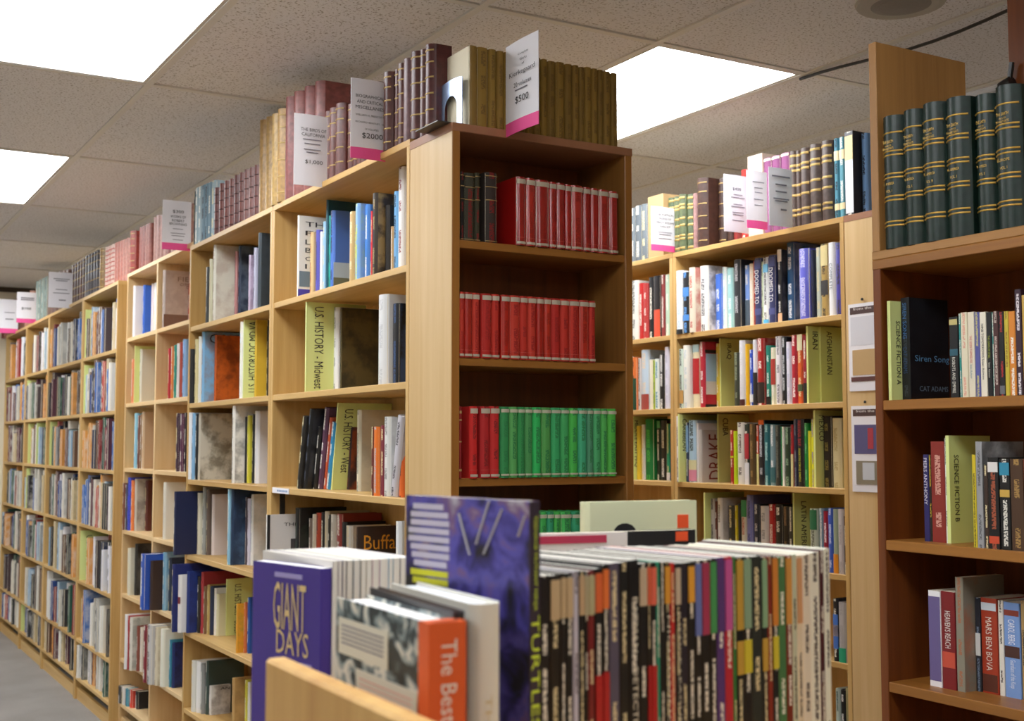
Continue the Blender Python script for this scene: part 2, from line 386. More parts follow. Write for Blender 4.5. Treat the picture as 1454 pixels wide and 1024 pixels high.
# ------------------------------------------------------------------ rows on faces that look towards -X
CLEAR = {}
def clear(Xf, zs, top, th):
    for a, b_ in zip([top] + zs, zs): CLEAR[(round(Xf, 3), round(b_, 3))] = a - th - b_ - .004
def rowX(Xf, zs, items, place, cat='book', group=None, kind='hard', dmax=.24, xmin=-.05, xmax=.13, setb=.012, fmt=None, dfac=.72, first=None, giltdef=(), bay=None):
    """items: (px of the spine's far edge, px of its top, colour, options). Books stand side by side on the shelf;
    distance along the shelf comes from the row, how far each is pushed in from where its spine shows."""
    z = zs + CAMZ; Y = None; k = 0; out = []
    n = len(items); lim = CLEAR.get((round(Xf, 3), round(zs, 3)), 9); y_lo, y_hi = bay or (-9, 99)
    for i, it in enumerate(items):
        x, yt, c = it[:3]; o = dict(it[3]) if len(it) > 3 else {}
        r = ratio(x)
        if Y is None: X = Xf + (o.get('sb', setb)); Y = X / r
        else:
            X = Y * r
            if 'sb' in o or X > Xf + xmax: X2 = Xf + o.get('sb', setb); Y2 = X2 / r; 
            else: X2 = None
            if X2 is not None and Y2 <= Y: X, Y = X2, Y2
            elif X > Xf + xmax: X = Xf + xmax; Y = min(Y, X / r)
            if X < Xf + xmin: X = Xf + xmin
        if Y > y_hi - .001: Y = y_hi - .001; X = max(Y * r, Xf - .11)
        if Y < y_lo + .006: continue
        nx = items[i + 1][0] if i + 1 < n else x + 8
        w_ = o.get('w', min(nx - x, 60))
        t = abs(X / r - X / ratio(x + w_)); t = max(.005, min(t, o.get('tm', .055), Y - y_lo - .001))
        d_ = ray(x, yt); ztop = CAMZ + Y / d_.y * d_.z
        h = min(max(.08, ztop - z), lim)
        if o.get('lean'): h = min(h, lim * .97) 
        if 'div' in o:
            t = .007; h = max(h, .1)
            divider((X, Y - t / 2, z), 0, min(o.get('d', min(.2, dmax)), Xf + .253 - X), h, o['div'], o['lab'], o.get('zt', (.06, .95)), o.get('xt', .022), o.get('hl', .024), t, None, o.get('lean', 0), o.get('up', False))
            Y -= t + .001; continue
        kd = o.get('k', kind); dep = min(o.get('d', dfac * h), dmax, Xf + .253 - X)
        lab = o.get('lab') or f"{cname(c)} {o.get('f') or fmt or {'hard': 'hardcover', 'soft': 'paperback', 'cloth': 'clothbound book', 'leather': 'leather-bound volume', 'loeb': 'volume'}[kd]}, {ordn(k)} from left {place}"
        k += 1
        root = book((X, Y - t / 2, z), 0, t, dep, h, c, lab, o.get('cat', cat), group or ('books ' + place), kd, o.get('ink', random.choice(['#f0ece0', '#e8d9a8', '#22222a', '#f0ece0']) if kd != 'leather' else '#c9a24a'), o.get('art', 0), o.get('bands', ()), o.get('lean', 0), o.get('name', 'book'), o.get('pages', '#e9dfc8'), o.get('gilt', giltdef))
        if 'st' in o:
            for s, z0, z1, cc, wf in o['st']: spine_text(root, t, h, s, z0, z1, cc, wf, 0, KINDS[kd][0] * t)
        if 'ct' in o:
            for cc, its in o['ct']: cover_text(root, t, [(s, a * dep, b * dep, p * h, q * h) for s, a, b, p, q in its], cc)
        if 'cp' in o:      # flat pictures printed on the near board
            for nm, cc, a, b, p, q in o['cp']: box(nm, (a * dep, -t / 2 - .0009, p * h), (b * dep, -t / 2 + .0002, q * h), pm(cc), cv(root))
        out.append((root, X, Y, t, h, dep))
        Y -= t + .0012
    return out
def rowY(Yf, zs, items, place, cat='book', group=None, kind='cloth', d=.12, sb=.003, end=None, fmt='', ends=None, **kw):
    """same for shelves that look towards -Y; items: (px spine left edge, px top, colour, opts)"""
    z = zs + CAMZ
    for i, it in enumerate(items):
        x, yt, c = it[:3]; o = dict(it[3]) if len(it) > 3 else {}
        nx = o.get('e') or (items[i + 1][0] if i + 1 < len(items) else end)
        Y = Yf + o.get('sb', sb)
        X0 = Y * ratio(x); X1 = Y * ratio(nx)
        if zs < ETOP: X0 = max(X0, XA + .0225)
        t = X1 - X0 - .0012
        d_ = ray(x, yt); h = CAMZ + Y / d_.y * d_.z - z
        lab = o.get('lab') or f"{o.get('f') or cname(c) + ' ' + fmt}, {ordn(i)} from left {place}"
        book(((X0 + X1) / 2, Y, z), math.pi / 2, t, o.get('d', d), h, c, lab, cat, group or ('volumes ' + place), o.get('k', kind), o.get('ink', '#7d1712'), 0, o.get('bands', ()), 0, 'book', o.get('pages', '#e9dfc8'), o.get('gilt', ()))

# ------------------------------------------------------------------ the room
HZ = CAMZ + 1.21
carpet, nt, b = newmat('grey_carpet')
tc = N(nt, 'ShaderNodeTexCoord'); n1 = N(nt, 'ShaderNodeTexNoise'); n1.inputs['Scale'].default_value = 260; n1.inputs['Detail'].default_value = 3
n2 = N(nt, 'ShaderNodeTexNoise'); n2.inputs['Scale'].default_value = 3.0
nt.links.new(tc.outputs['Object'], n1.inputs['Vector']); nt.links.new(tc.outputs['Object'], n2.inputs['Vector'])
cr = N(nt, 'ShaderNodeValToRGB'); cr.color_ramp.elements[0].position = .3; cr.color_ramp.elements[0].color = (*lin('#6f6a66'), 1); cr.color_ramp.elements[1].position = .7; cr.color_ramp.elements[1].color = (*lin('#a49e98'), 1)
mx = N(nt, 'ShaderNodeMix', data_type='FLOAT'); mx.inputs[0].default_value = .3; nt.links.new(n1.outputs['Fac'], mx.inputs[2]); nt.links.new(n2.outputs['Fac'], mx.inputs[3]); nt.links.new(mx.outputs[0], cr.inputs[0])
nt.links.new(cr.outputs[0], b.inputs['Base Color']); b.inputs['Roughness'].default_value = .95
bp = N(nt, 'ShaderNodeBump'); bp.inputs['Strength'].default_value = .4; bp.inputs['Distance'].default_value = .004; nt.links.new(n1.outputs['Fac'], bp.inputs['Height']); nt.links.new(bp.outputs[0], b.inputs['Normal'])
RX0, RX1, RY0, RY1 = -3.0, 6.2, -3.2, 10.15
struct(box('floor', (RX0, RY0, -.05), (RX1, RY1, 0), carpet))
WALL = plain('cream_wall', '#d9cdb6', .8)
struct(box('wall_left', (RX0 - .1, RY0, 0), (RX0, RY1, HZ + .05), WALL)); struct(box('wall_right', (RX1, RY0, 0), (RX1 + .1, RY1, HZ + .05), WALL))
struct(box('wall_back', (RX0 - .1, RY0 - .1, 0), (RX1 + .1, RY0, HZ + .05), WALL)); struct(box('wall_front', (RX0 - .1, RY1, 0), (RX1 + .1, RY1 + .1, HZ + .05), WALL))
struct(box('shadow_strip_1', (RX0, RY1 - .02, HZ - .035), (RX1, RY1, HZ), pm('#4a3a28')))  # dark-coloured strip standing in for the shadow line where wall meets ceiling
# suspended ceiling: slab, tiles and tees
tile, nt, b = newmat('mineral_tile')
tc = N(nt, 'ShaderNodeTexCoord'); gm = N(nt, 'ShaderNodeNewGeometry')
vo = N(nt, 'ShaderNodeTexVoronoi'); vo.inputs['Scale'].default_value = 55; nt.links.new(gm.outputs['Position'], vo.inputs['Vector'])
no = N(nt, 'ShaderNodeTexNoise'); no.inputs['Scale'].default_value = 130; no.inputs['Detail'].default_value = 3; nt.links.new(gm.outputs['Position'], no.inputs['Vector'])
cr = N(nt, 'ShaderNodeValToRGB'); cr.color_ramp.elements[0].position = .33; cr.color_ramp.elements[0].color = (*lin('#a19c98'), 1); cr.color_ramp.elements[1].position = .44; cr.color_ramp.elements[1].color = (*lin('#e6e6ea'), 1)
nt.links.new(no.outputs['Fac'], cr.inputs[0])
nt.links.new(cr.outputs[0], b.inputs['Base Color']); b.inputs['Roughness'].default_value = .9
bp = N(nt, 'ShaderNodeBump'); bp.inputs['Strength'].default_value = .35; bp.inputs['Distance'].default_value = .003; nt.links.new(no.outputs['Fac'], bp.inputs['Height']); nt.links.new(bp.outputs[0], b.inputs['Normal'])
TEE = plain('ceiling_tee', '#dcdad6', .5)
ceil = struct(box('ceiling', (RX0, RY0, HZ + .03), (RX1, RY1, HZ + .08), plain('ceiling_slab', '#6b665f', .9)))
GX0, GY0, TW, TL = 1.008, 2.916, .61, 1.22
def is_light(i, j): return i % 3 == 2 and j % 2 == 0        # cell (i,j): X from GX0+i*TW, Y from GY0+j*TL
lights = []
tme = None
for i in range(-7, 9):
    for j in range(-6, 6):
        x0 = GX0 + i * TW; y0 = GY0 + j * TL; x1, y1 = x0 + TW, y0 + TL
        cx0, cx1, cy0, cy1 = max(x0, RX0), min(x1, RX1), max(y0, RY0), min(y1, RY1)
        if cx1 - cx0 < .05 or cy1 - cy0 < .05: continue
        if is_light(i, j) and cx1 - cx0 > .6 and cy1 - cy0 > 1.2: 
            if j >= 0 or (j in (-2, -4) and i == -1) or (j == -2 and i < -1): lights.append((x0, y0)); continue
        e = .011
        full = cx1 - cx0 > .605 and cy1 - cy0 > 1.215
        if full and tme:
            t_ = bpy.data.objects.new('ceiling_tile', tme); col.objects.link(t_); t_.parent = ceil
        else:
            t_ = box('ceiling_tile', (e - (0 if True else 0), e, 0), (cx1 - cx0 - e, cy1 - cy0 - e, .02), tile, ceil)
            if full: tme = t_.data
        t_.location = (cx0, cy0, HZ + .004 + random.uniform(0, .003))
for i in range(-7, 10):
    x = GX0 + i * TW
    if RX0 < x < RX1: box('ceiling_tee', (x - .012, RY0, HZ), (x + .012, RY1, HZ + .03), TEE, ceil)
for j in range(-6, 7):
    y = GY0 + j * TL
    if RY0 < y < RY1: box('ceiling_tee', (RX0, y - .012, HZ + .0005), (RX1, y + .012, HZ + .03), TEE, ceil)
DIFF, nt, b = newmat('lit_diffuser')
b.inputs['Base Color'].default_value = (.9, .9, .9, 1); b.inputs['Emission Color'].default_value = (.93, .965, 1, 1); b.inputs['Emission Strength'].default_value = LAMP
NEARL = {(-1, 0): 'fluorescent ceiling panel cut by the top left corner', (-1, 2): 'small bright ceiling panel at the left edge', (2, 0): 'fluorescent ceiling panel behind the gold-brown set on the end cap'}
for x0, y0 in lights:
    i, j = round((x0 - GX0) / TW), round((y0 - GY0) / TL)
    root = empty('ceiling_light', (x0 + TW / 2, y0 + TL / 2, HZ)); tag(root, NEARL.get((i, j), 'fluorescent ceiling panel out of the picture'), 'ceiling light', 'recessed fluorescent panels')
    a, c = TW / 2 - .012, TL / 2 - .012
    mb = MB(); mb.box((-a, -c, .002), (-a + .012, c, .02)); mb.box((a - .012, -c, .002), (a, c, .02)); mb.box((-a + .012, -c, .002), (a - .012, -c + .012, .02)); mb.box((-a + .012, c - .012, .002), (a - .012, c, .02))
    mb.build('frame', pm('#c9c4ba'), root)
    box('diffuser', (-a + .012, -c + .012, .006), (a - .012, c - .012, .012), DIFF, root)
# round speaker in the ceiling
P = onD(1279, 1, 1); P = P * (1.21 / P.z)
sp = empty('ceiling_speaker', (P.x, P.y, HZ)); tag(sp, 'round grey speaker grille set in the ceiling', 'speaker')
MB().lathe([(.11, .004), (.122, -.004), (.117, -.012), (.1, -.014)], (0, 0, 0)).build('rim', pm('#a8a39a'), sp)
MB().lathe([(.1, -.010), (.06, -.018), (.001, -.022)], (0, 0, 0)).build('grille', plain('speaker_mesh', '#85807a', .6, noise=.15, scale=200), sp)
# black cable drooping along the ceiling grid
pts = []
for k in range(13):
    t = k / 12; y = 2.95 - 1.1 * t; pts.append((GX0 + 3 * TW + .006, y, HZ - .006 - .03 * math.sin(math.pi * min(1, t * 1.0)) ** 2))
tag(MB().tube(pts, .005, 6).build('cable', pm('#15151a', .5)), 'thin black cable drooping below the ceiling grid', 'cable')

# ------------------------------------------------------------------ bookcases
def case(name, X, Y0, Y1, top, shelves, mats, label, depth=.265, th=.019, dividers=(), toplip=True, cat='bookcase', group=None, mside=None, back=None, kick=True, bottom=.06, topmat=None):
    """open bookcase whose front looks towards -X; heights relative to the camera"""
    root = empty(name, (X, Y0, 0)); tag(root, label, cat, group)
    W = Y1 - Y0; mside = mside or mats
    T = top + CAMZ
    for y in (0, W - th): bevelbox('side_panel', (0, y, 0), (depth, y + th, T - th), mside[2], root)
    bevelbox('top', (0, 0, T - th), (depth, W, T), (topmat or mats)[1], root)
    box('back_panel', (depth - .006, th, 0), (depth, W - th, T - th), (back or mats)[2], root)
    ys = [th] + [d - Y0 - th / 2 for d in dividers] + [W]
    for d in dividers: bevelbox('divider_panel', (.001, d - Y0 - th / 2, bottom), (depth - .006, d - Y0 + th / 2, T - th), mside[2], root)
    edges = [th] + [v for d in dividers for v in (d - Y0 - th / 2, d - Y0 + th / 2)] + [W - th]
    for z in shelves:
        for a, b_ in zip(edges[::2], edges[1::2]): bevelbox('shelf', (.002, a, z + CAMZ - th), (depth - .006, b_, z + CAMZ), mats[1], root)
    if kick: box('kick_plate', (.012, th, 0), (.03, W - th, bottom), mats[1], root)
    return root
A1B, A2B, A3L, A3R, B2B, B1B, RBY = (2.871, 3.886), (3.927, 4.869), (5.5755, 6.121), (4.911, 5.5565), (2.871, 3.729), (3.77, 4.631), (.89, 1.752)
XA = 1.37; AZ = [.466, .160, -.142, -.437, -.735, -1.035, -1.24]; ATOP = .795
case('bookcase', XA, 2.852, 3.905, ATOP, AZ, PINE, 'honey pine bookcase with the Midwest and West dividers', group='run of tall pine bookcases')
case('bookcase', XA, 3.908, 4.888, ATOP, AZ, PINE, 'honey pine bookcase with the DC MD VA divider', group='run of tall pine bookcases')
A3Z = [.515, .195, -.118, -.417, -.722, -1.03, -1.24]; XA3 = XA + .042
case('bookcase', XA3, 4.892, 6.14, .835, A3Z, PALE, 'paler pine bookcase of narrow cubbies in the left run', dividers=(5.566,), group='run of tall pine bookcases')
FB = [6.144, 6.983, 8.003, 8.843, 9.753]
FL = ['first', 'second', 'third', 'fourth']
for q in range(4):
    case('bookcase', XA, FB[q] + .001, FB[q + 1] - .001, .802, [.466, .162, -.131, -.428, -.734, -1.045, -1.245], PINE, f'honey pine bookcase, {FL[q]} one beyond the paler narrow cubbies', group='run of tall pine bookcases')

clear(XA, AZ, ATOP, .019); clear(XA3, A3Z, .835, .019)
def endcap(name, X0, X1, Y0, Y1, top, shelves, label):
    root = empty(name, (X0, Y0, 0)); tag(root, label, 'bookcase', None)
    W, D, T, th = X1 - X0, Y1 - Y0, top + CAMZ, .021
    bevelbox('side_panel', (0, 0.002, 0), (th, D, T - th), LPANEL[2], root); bevelbox('side_panel', (W - th, 0.002, 0), (W, D, T - th), OAK[2], root)
    for x in (0, W - th): bevelbox('front_edging', (x, -.001, 0), (x + th, .002, T - th), TEAKE[2], root)
    bevelbox('top', (-.001, -.002, T - th), (W + .001, D, T), EDGEBR, root)
    box('back_panel', (th, D - .008, 0), (W - th, D, T - th), TEAK[2], root)
    for z in shelves:
        bevelbox('shelf', (th, .006, z + CAMZ - .02), (W - th, D - .008, z + CAMZ), TEAKE[0], root)
    box('kick_plate', (th, .02, 0), (W - th, .035, .07), OAK[0], root)
    return root
YE = 2.613; EZ = [.497, .209, -.084, -.372, -.66, -.95, -1.24]; ETOP = .784
endcap('end_cap_bookcase', XA, 1.908, YE, 2.85, ETOP, EZ, 'end cap bookcase holding red and green sets, facing the camera')
XB = 2.93; BZ = [.42, .135, -.146, -.421, -.702, -.98, -1.24]; BTOP = .738
clear(XB, BZ, BTOP, .019)
case('bookcase', XB, 2.852, 3.748, BTOP, BZ, PINE, 'pine bookcase with the Iraq and Afghanistan dividers', group='pine bookcases across the aisle')
case('bookcase', XB, 3.751, 4.65, BTOP, BZ, PINE, 'pine bookcase half hidden behind the end cap, Middle East divider', group='pine bookcases across the aisle')
endcap('end_cap_bookcase', XB, XB + .54, YE, 2.85, BTOP, EZ, 'end cap bookcase with paper notices pinned to its pale side')
XR = 1.9; RZ = [.087, -.193, -.473, -.75, -1.03, -1.28]; RTOP = .374
clear(XR, RZ, RTOP, .02)
case('bookcase', XR, .87, 1.772, RTOP, RZ, TEAKE, 'dark brown bookcase of science fiction at the right edge', depth=.275, th=.02, mside=TEAK, back=TEAK)
# box unit standing on the brown bookcase
BOXO = wood3('box_oak', '#bd8c50', '#8c5f2e')
root = empty('top_box_shelf', (XR, .87, RTOP + CAMZ)); tag(root, 'open pine box shelf on top of the brown bookcase', 'shelf')
bevelbox('side_panel', (0, .882, .018), (.275, .902, .452), BOXO[2], root); bevelbox('bottom_board', (0, 0, 0), (.275, .902, .018), BOXO[1], root)
bevelbox('side_panel', (0, 0, .018), (.275, .02, .452), BOXO[2], root)
# post, rail and clamp behind the green set
box_ = empty('wooden_post', (2.30, 1.50, 0)); tag(box_, 'brown wooden post at the top right corner', 'post')
Pp = onX(1431, 60, 2.34); yp = Pp.y
box_.location = (2.34, yp - .05, 0)
bevelbox('post_board', (0, 0, 0), (.02, .05, HZ - .002), TEAK[2], box_); bevelbox('light_batten', (-.001, -.06, 0), (.02, 0, HZ - .002), PINE[2], box_)
P0 = onX(1340, 146, 2.325); P1 = onX(1430, 122, 2.325)
rl = empty('rail', (P1.x, P1.y, P1.z + CAMZ)); tag(rl, 'grey metal rail with black clamp behind the green leather set', 'rail')
MB().tube([(0, 0, 0), (0, P0.y - P1.y, P0.z - P1.z)], .009, 10).build('tube', pm('#b4b0ac', .35), rl)
MB().tube([(0, .014, -.002), (0, -.014, .006)], .015, 10).build('clamp_jaw', pm('#101014', .3), rl); MB().tube([(0, -.006, .008), (.0, -.014, .05)], .006, 8).build('clamp_handle', pm('#101014', .3), rl)

# ------------------------------------------------------------------ end cap volumes
x_k = [665, 676, 693, 705, 716, 726.5, 737, 747.5, 758, 769.5, 779, 790.5, 804, 815, 824.4, 832.5, 842.7, 851.5, 859.6, 870.5]
its = []
for i, x in enumerate(x_k): its.append((x, 64 + (x - 665) * .19 + random.uniform(-.8, .8), random.choice(['#8a6a22', '#7d5f1e', '#876622']), {'d': .15, 'pages': '#e9e2d0', 'f': 'gold-brown volume', 'ink': '#6a4e18'}))
its[0] = (665, 64, '#e8dec4', {**its[0][3], 'ink': '#e8dec4', 'bands': (('#85651f', 0, 1),)})
for q in its: q[3]['d'] = .13
rowY(YE, ETOP, its, 'on top of the end cap', 'bound volume', 'gold-brown set on the end cap', kind='cloth', end=880.5)
RB = ((GREYBAND, .90, .97), (GREYBAND, .02, .055), ('#c04a3c', .11, .117))
darks = [(652.5, 243, '#15130f', {'sb': .05, 'f': 'black clothbound book', 'e': 658.5}), (658.5, 245, '#3d3a2a', {'sb': .05, 'f': 'dark olive clothbound book', 'e': 673.5}), (673.5, 245, '#38341f', {'sb': .05, 'f': 'olive-brown clothbound book', 'e': 681.5}), (687.9, 244, '#332821', {'sb': .05, 'f': 'dark brown clothbound book', 'e': 706})]
for q in darks: q[3]['gilt'] = (DULLGILT, (.62, .8, .95, .06), .0012)
rowY(YE, EZ[0], darks, 'on the end cap\'s first shelf', 'bound volume', 'dark books beside the wrapped red set', kind='cloth', d=.15)
xs = [733, 747.3, 761, 781, 791.2, 803.5, 812.4, 829.5, 840.4, 851.3, 866.8]
rowY(YE, EZ[0], [(x, 250.5 + (x - 733) * .157, random.choice(['#a81a14', '#b02418', '#9c1612']), {'k': 'loeb', 'f': 'clear-wrapped red volume', 'bands': RB, 'd': .11, 'ink': '#90160f'}) for i, x in enumerate(xs)], 'on the end cap\'s first shelf', 'bound volume', 'wrapped red set', end=880)
xs = [649.8, 659.3, 671, 684, 698.6, 711.7, 724.3, 739, 750, 762.4, 773.2, 783.5, 796.8, 809.2, 823.5, 837.4]
rowY(YE, EZ[1], [(x, 414 + (x - 649) * .07, random.choice(['#b32014', '#bc2a18', '#a81e14', '#c03420']), {'k': 'loeb' if random.random() < .2 else 'cloth', 'f': 'red volume', 'bands': RB, 'd': .11, 'ink': '#941810', **({'e': 681} if x == 671 else {}), **({'e': 709.5} if x == 698.6 else {})}) for x in xs], 'on the end cap\'s second shelf', 'bound volume', 'red set on the second shelf', end=846.7)
r3 = [(648.5, 577, '#8c1418', {'e': 656, 'f': 'dark red gilt volume', 'bands': ((DULLGILT, .9, .94), (DULLGILT, .8, .82), (DULLGILT, .5, .52), (DULLGILT, .1, .13))}), (667.3, 577, '#c81e18', {'e': 679, 'f': 'red volume', 'bands': RB}), (682.5, 577, '#b01c1c', {'f': 'red volume', 'bands': RB}), (696.5, 577, '#c22420', {'f': 'red volume', 'bands': RB, 'e': 710})]
gx = [711, 723.8, 735.8, 746, 756.8, 769.4, 783.5, 796.8, 808.9, 821.5, 834.2, 843.1, 853.9, 863.4]
gc = ['#2f8a4a', '#58a456', '#2f8f48', '#4a9450', '#2cb458', '#4f9a4a', '#36a560', '#3fa45a', '#45b448', '#3fa878', '#4f8f6a', '#4aa868', '#4fae50', '#50b442']
GB = (('#b9b49c', .92, .965), ('#b9b49c', .03, .055))
for x, c in zip(gx, gc): r3.append((x, 577.5 + (x - 711) * .02, c, {'f': 'green volume', 'bands': GB, 'ink': '#2a7a42'}))
for q in r3: q[3].setdefault('d', .11)
rowY(YE, EZ[2], r3, 'on the end cap\'s third shelf', 'bound volume', 'red and green set on the third shelf', end=876)
gx = [650, 662, 673, 685, 697, 709, 721, 733, 744, 755, 766, 777, 787, 796, 811.8, 825, 838, 850]
rowY(YE, EZ[3], [(x, 727, random.choice(['#2f9a6a', '#3fae50', '#35a85a', '#45b04a']), {'f': 'green volume', 'bands': GB, 'd': .11, 'ink': '#2a7a42'}) for x in gx], 'on the end cap\'s fourth shelf', 'bound volume', 'green set on the fourth shelf', end=862)

# metal bookend against the gold-brown set
be = empty('bookend', (XA, YE, ETOP + CAMZ)); tag(be, 'blue-grey metal bookend arch beside the gold-brown set', 'bookend')
def arch(yl, yr, h, x):
    # sheet standing in the plane x, seen from -x; inverted U opening
    oy = []; n = 14
    V = []; Fc = []
    wv = yr - yl; rim = wv * .22; hin = h * .68
    outer = [(yl, 0)]; inner = [(yl + rim, 0)]
    for k in range(n + 1):
        a = math.pi * (1 - k / n); cx = (yl + yr) / 2
        outer.append((cx + wv / 2 * max(-1, min(1, 1.25 * math.cos(a))), h - wv * .12 + wv * .12 * math.sin(a))); inner.append((cx + (wv / 2 - rim) * math.cos(a), hin - (wv / 2 - rim) + (wv / 2 - rim) * math.sin(a) * 1.0))
    outer.append((yr, 0)); inner.append((yr - rim, 0)); m = len(outer)
    for xx in (x, x + .0015):
        V += [(xx, p[0], p[1]) for p in outer] + [(xx, p[0], p[1]) for p in inner]
    for k in range(m - 1):
        Fc += [(k, k + 1, m + k + 1, m + k), (2 * m + k, 3 * m + k, 3 * m + k + 1, 2 * m + k + 1), (k, 2 * m + k, 2 * m + k + 1, k + 1), (m + k, m + k + 1, 3 * m + k + 1, 3 * m + k)]
    return V, Fc
STEEL = plain('blue_grey_enamel', '#8ea2c4', .25, .5)
xb = YE * ratio(660) - XA
V, Fc = arch(.012, .135, .128, xb - .004)
mesh_obj('arch', V, Fc, STEEL, be)
box('foot', (-.035, .012, .0005), (xb - .004, .135, .003), plain('dark_steel', '#4c4a48', .4, .6), be)

# ------------------------------------------------------------------ volumes along the top of the left run
TB = (DULLGILT, (.1, .27, .45, .63, .8, .93), .0022)
def L(x0, x1, n, y0, y1, cs, **o):
    return [(x0 + (x1 - x0) * i / n, y0 + (y1 - y0) * i / n, random.choice(cs), dict(o)) for i in range(n)]
VOL = dict(cat='bound volume', kind='leather')
DB = ['#5a2a22', '#4e241e', '#633026']
r = L(0, 18, 4, 432, 424, ['#a86a58', '#8a4a3e']) + L(20, 46, 4, 424, 410, ['#b07a64', '#9a6a5a']) + L(46, 63, 4, 400, 391, ['#8fa09a', '#7e908a', '#97a8a4'], k='cloth') + L(65, 97, 6, 390, 382, ['#7a5a50', '#8a6a58']) + L(99, 118, 5, 377, 366, ['#6e4a3a', '#5a3a2e'], gilt=TB) + L(118, 138, 5, 364, 354, ['#77747a', '#5e5a5e', '#8a8688'], gilt=TB)
rowX(XA, .802, r, 'on top of the far left bookcases', group='old volumes on top of the left run', dmax=.2, dfac=.68, setb=.02, **VOL)
r = L(139, 147, 1, 353, 350, ['#8a6a3a'], gilt=TB) + L(147, 160, 3, 352, 346, ['#d8b8a8', '#cfa898'], gilt=(plain('red_stripe', '#a8403a', .6), (.1, .2, .3, .4, .5, .6, .7, .8, .9), .003)) + L(160, 172, 3, 346, 341, ['#c07a6a', '#b8705e']) + L(172, 181, 2, 341, 337, ['#bd8070'])
rowX(XA, .802, r, 'on top just left of the narrow cubbies', group='old volumes on top of the left run', dmax=.2, dfac=.68, setb=.03, **VOL)
r = [(182, 329, '#a8463a', {'w': 5, 'gilt': TB}), (195, 324, '#a8685e', {'w': 4}), (199, 322, '#9c6056', {}), (203, 319, '#ac7468', {}), (206, 317, '#a4685e', {'w': 2}), (214.6, 309, '#b98c80', {'w': 3}), (219, 307, '#b08278', {}), (224, 306, '#b08278', {'w': 3})]
r += L(230, 262, 6, 303, 288, ['#b88a80', '#8a4a42'])
rowX(XA3, .835, r, 'on top of the narrow cubbies', group='old volumes on top of the left run', dmax=.2, dfac=.66, setb=.01, **VOL)
SB = (plain('dark_band', '#3e1a16', .5), (.12, .3, .48, .66, .84), .002)
r = [(269.6, 271, '#26282e', {'w': 1.4, 'k': 'cloth', 'lab': 'black book behind the 300 dollar price card'})] + L(272, 300, 6, 268, 256, ['#8ea4b0', '#6f8896', '#3f5864', '#9fb2ba'], k='cloth') + [(301 + i * 7.1, 266 - i * 4.0 + random.uniform(-1.5, 1.5), random.choice(['#7a4038', '#693530', '#8a5a54']), {'w': 4.0, 'gilt': SB}) for i in range(9)] + [(366, 173, '#b8925a', {'w': 8}), (375, 168.5, '#c39e62', {'w': 8}), (383.8, 164.5, '#bb9858', {'w': 8})]
rowX(XA, ATOP, r, 'on top of the DC MD VA bookcase', group='old volumes on top of the left run', dmax=.2, dfac=.66, setb=.01, xmax=.09, **VOL)
SQ = (plain('crimson_label', '#a82c40', .5), (.66, .68, .7), .004)
r = [(392, 157.6, '#b48c4e', {'w': 10, 'gilt': TB}), (403.4, 140.6, '#8a4a46', {'w': 11, 'd': .19}), (415, 133, '#93524c', {'w': 14, 'd': .19}), (430, 126, '#8d4c47', {'w': 14, 'd': .19}), (445, 119, '#8a4c46', {'w': 15, 'd': .19, 'lab': 'large rose-red volume above the birds of California card'}),
     (459.5, 160, '#6c3a34', {'w': 6, 'gilt': TB}), (466.3, 156, '#744038', {'w': 8, 'gilt': TB}), (475.4, 150, '#6c3a34', {'w': 9, 'gilt': TB})]
r += [(491.8 + i * 6.6, 150 - i * 2.6, random.choice(['#6c3a34', '#744038']), {'w': 6, 'gilt': TB}) for i in range(5)]
r += [(528, 118, '#5c302c', {'w': 6, 'gilt': TB}), (543.7, 105.6, '#5a322e', {'w': 9, 'gilt': TB}), (558.8, 100, '#6a4440', {'w': 5, 'gilt': TB}), (564, 93, '#6a4440', {'w': 8, 'gilt': TB}), (572.4, 87, '#7a5a5c', {'w': 10}), (583.4, 78, '#5c302c', {'w': 12, 'gilt': TB})]
rowX(XA, ATOP, r, 'on top of the Midwest bookcase', group='old volumes on top of the left run', dmax=.22, dfac=.66, setb=.008, xmax=.1, **VOL)
r = [(595.7, 73, '#6a4442', {'w': 7.5, 'gilt': TB}), (604, 67, '#5c2a28', {'w': 10.5, 'gilt': TB, 'd': .2})]
for q in r: q[3]['d'] = .05
rowX(XA, ETOP, r, 'on top of the end cap beside the bookend', group='old volumes on top of the left run', dmax=.2, setb=.01, **VOL)

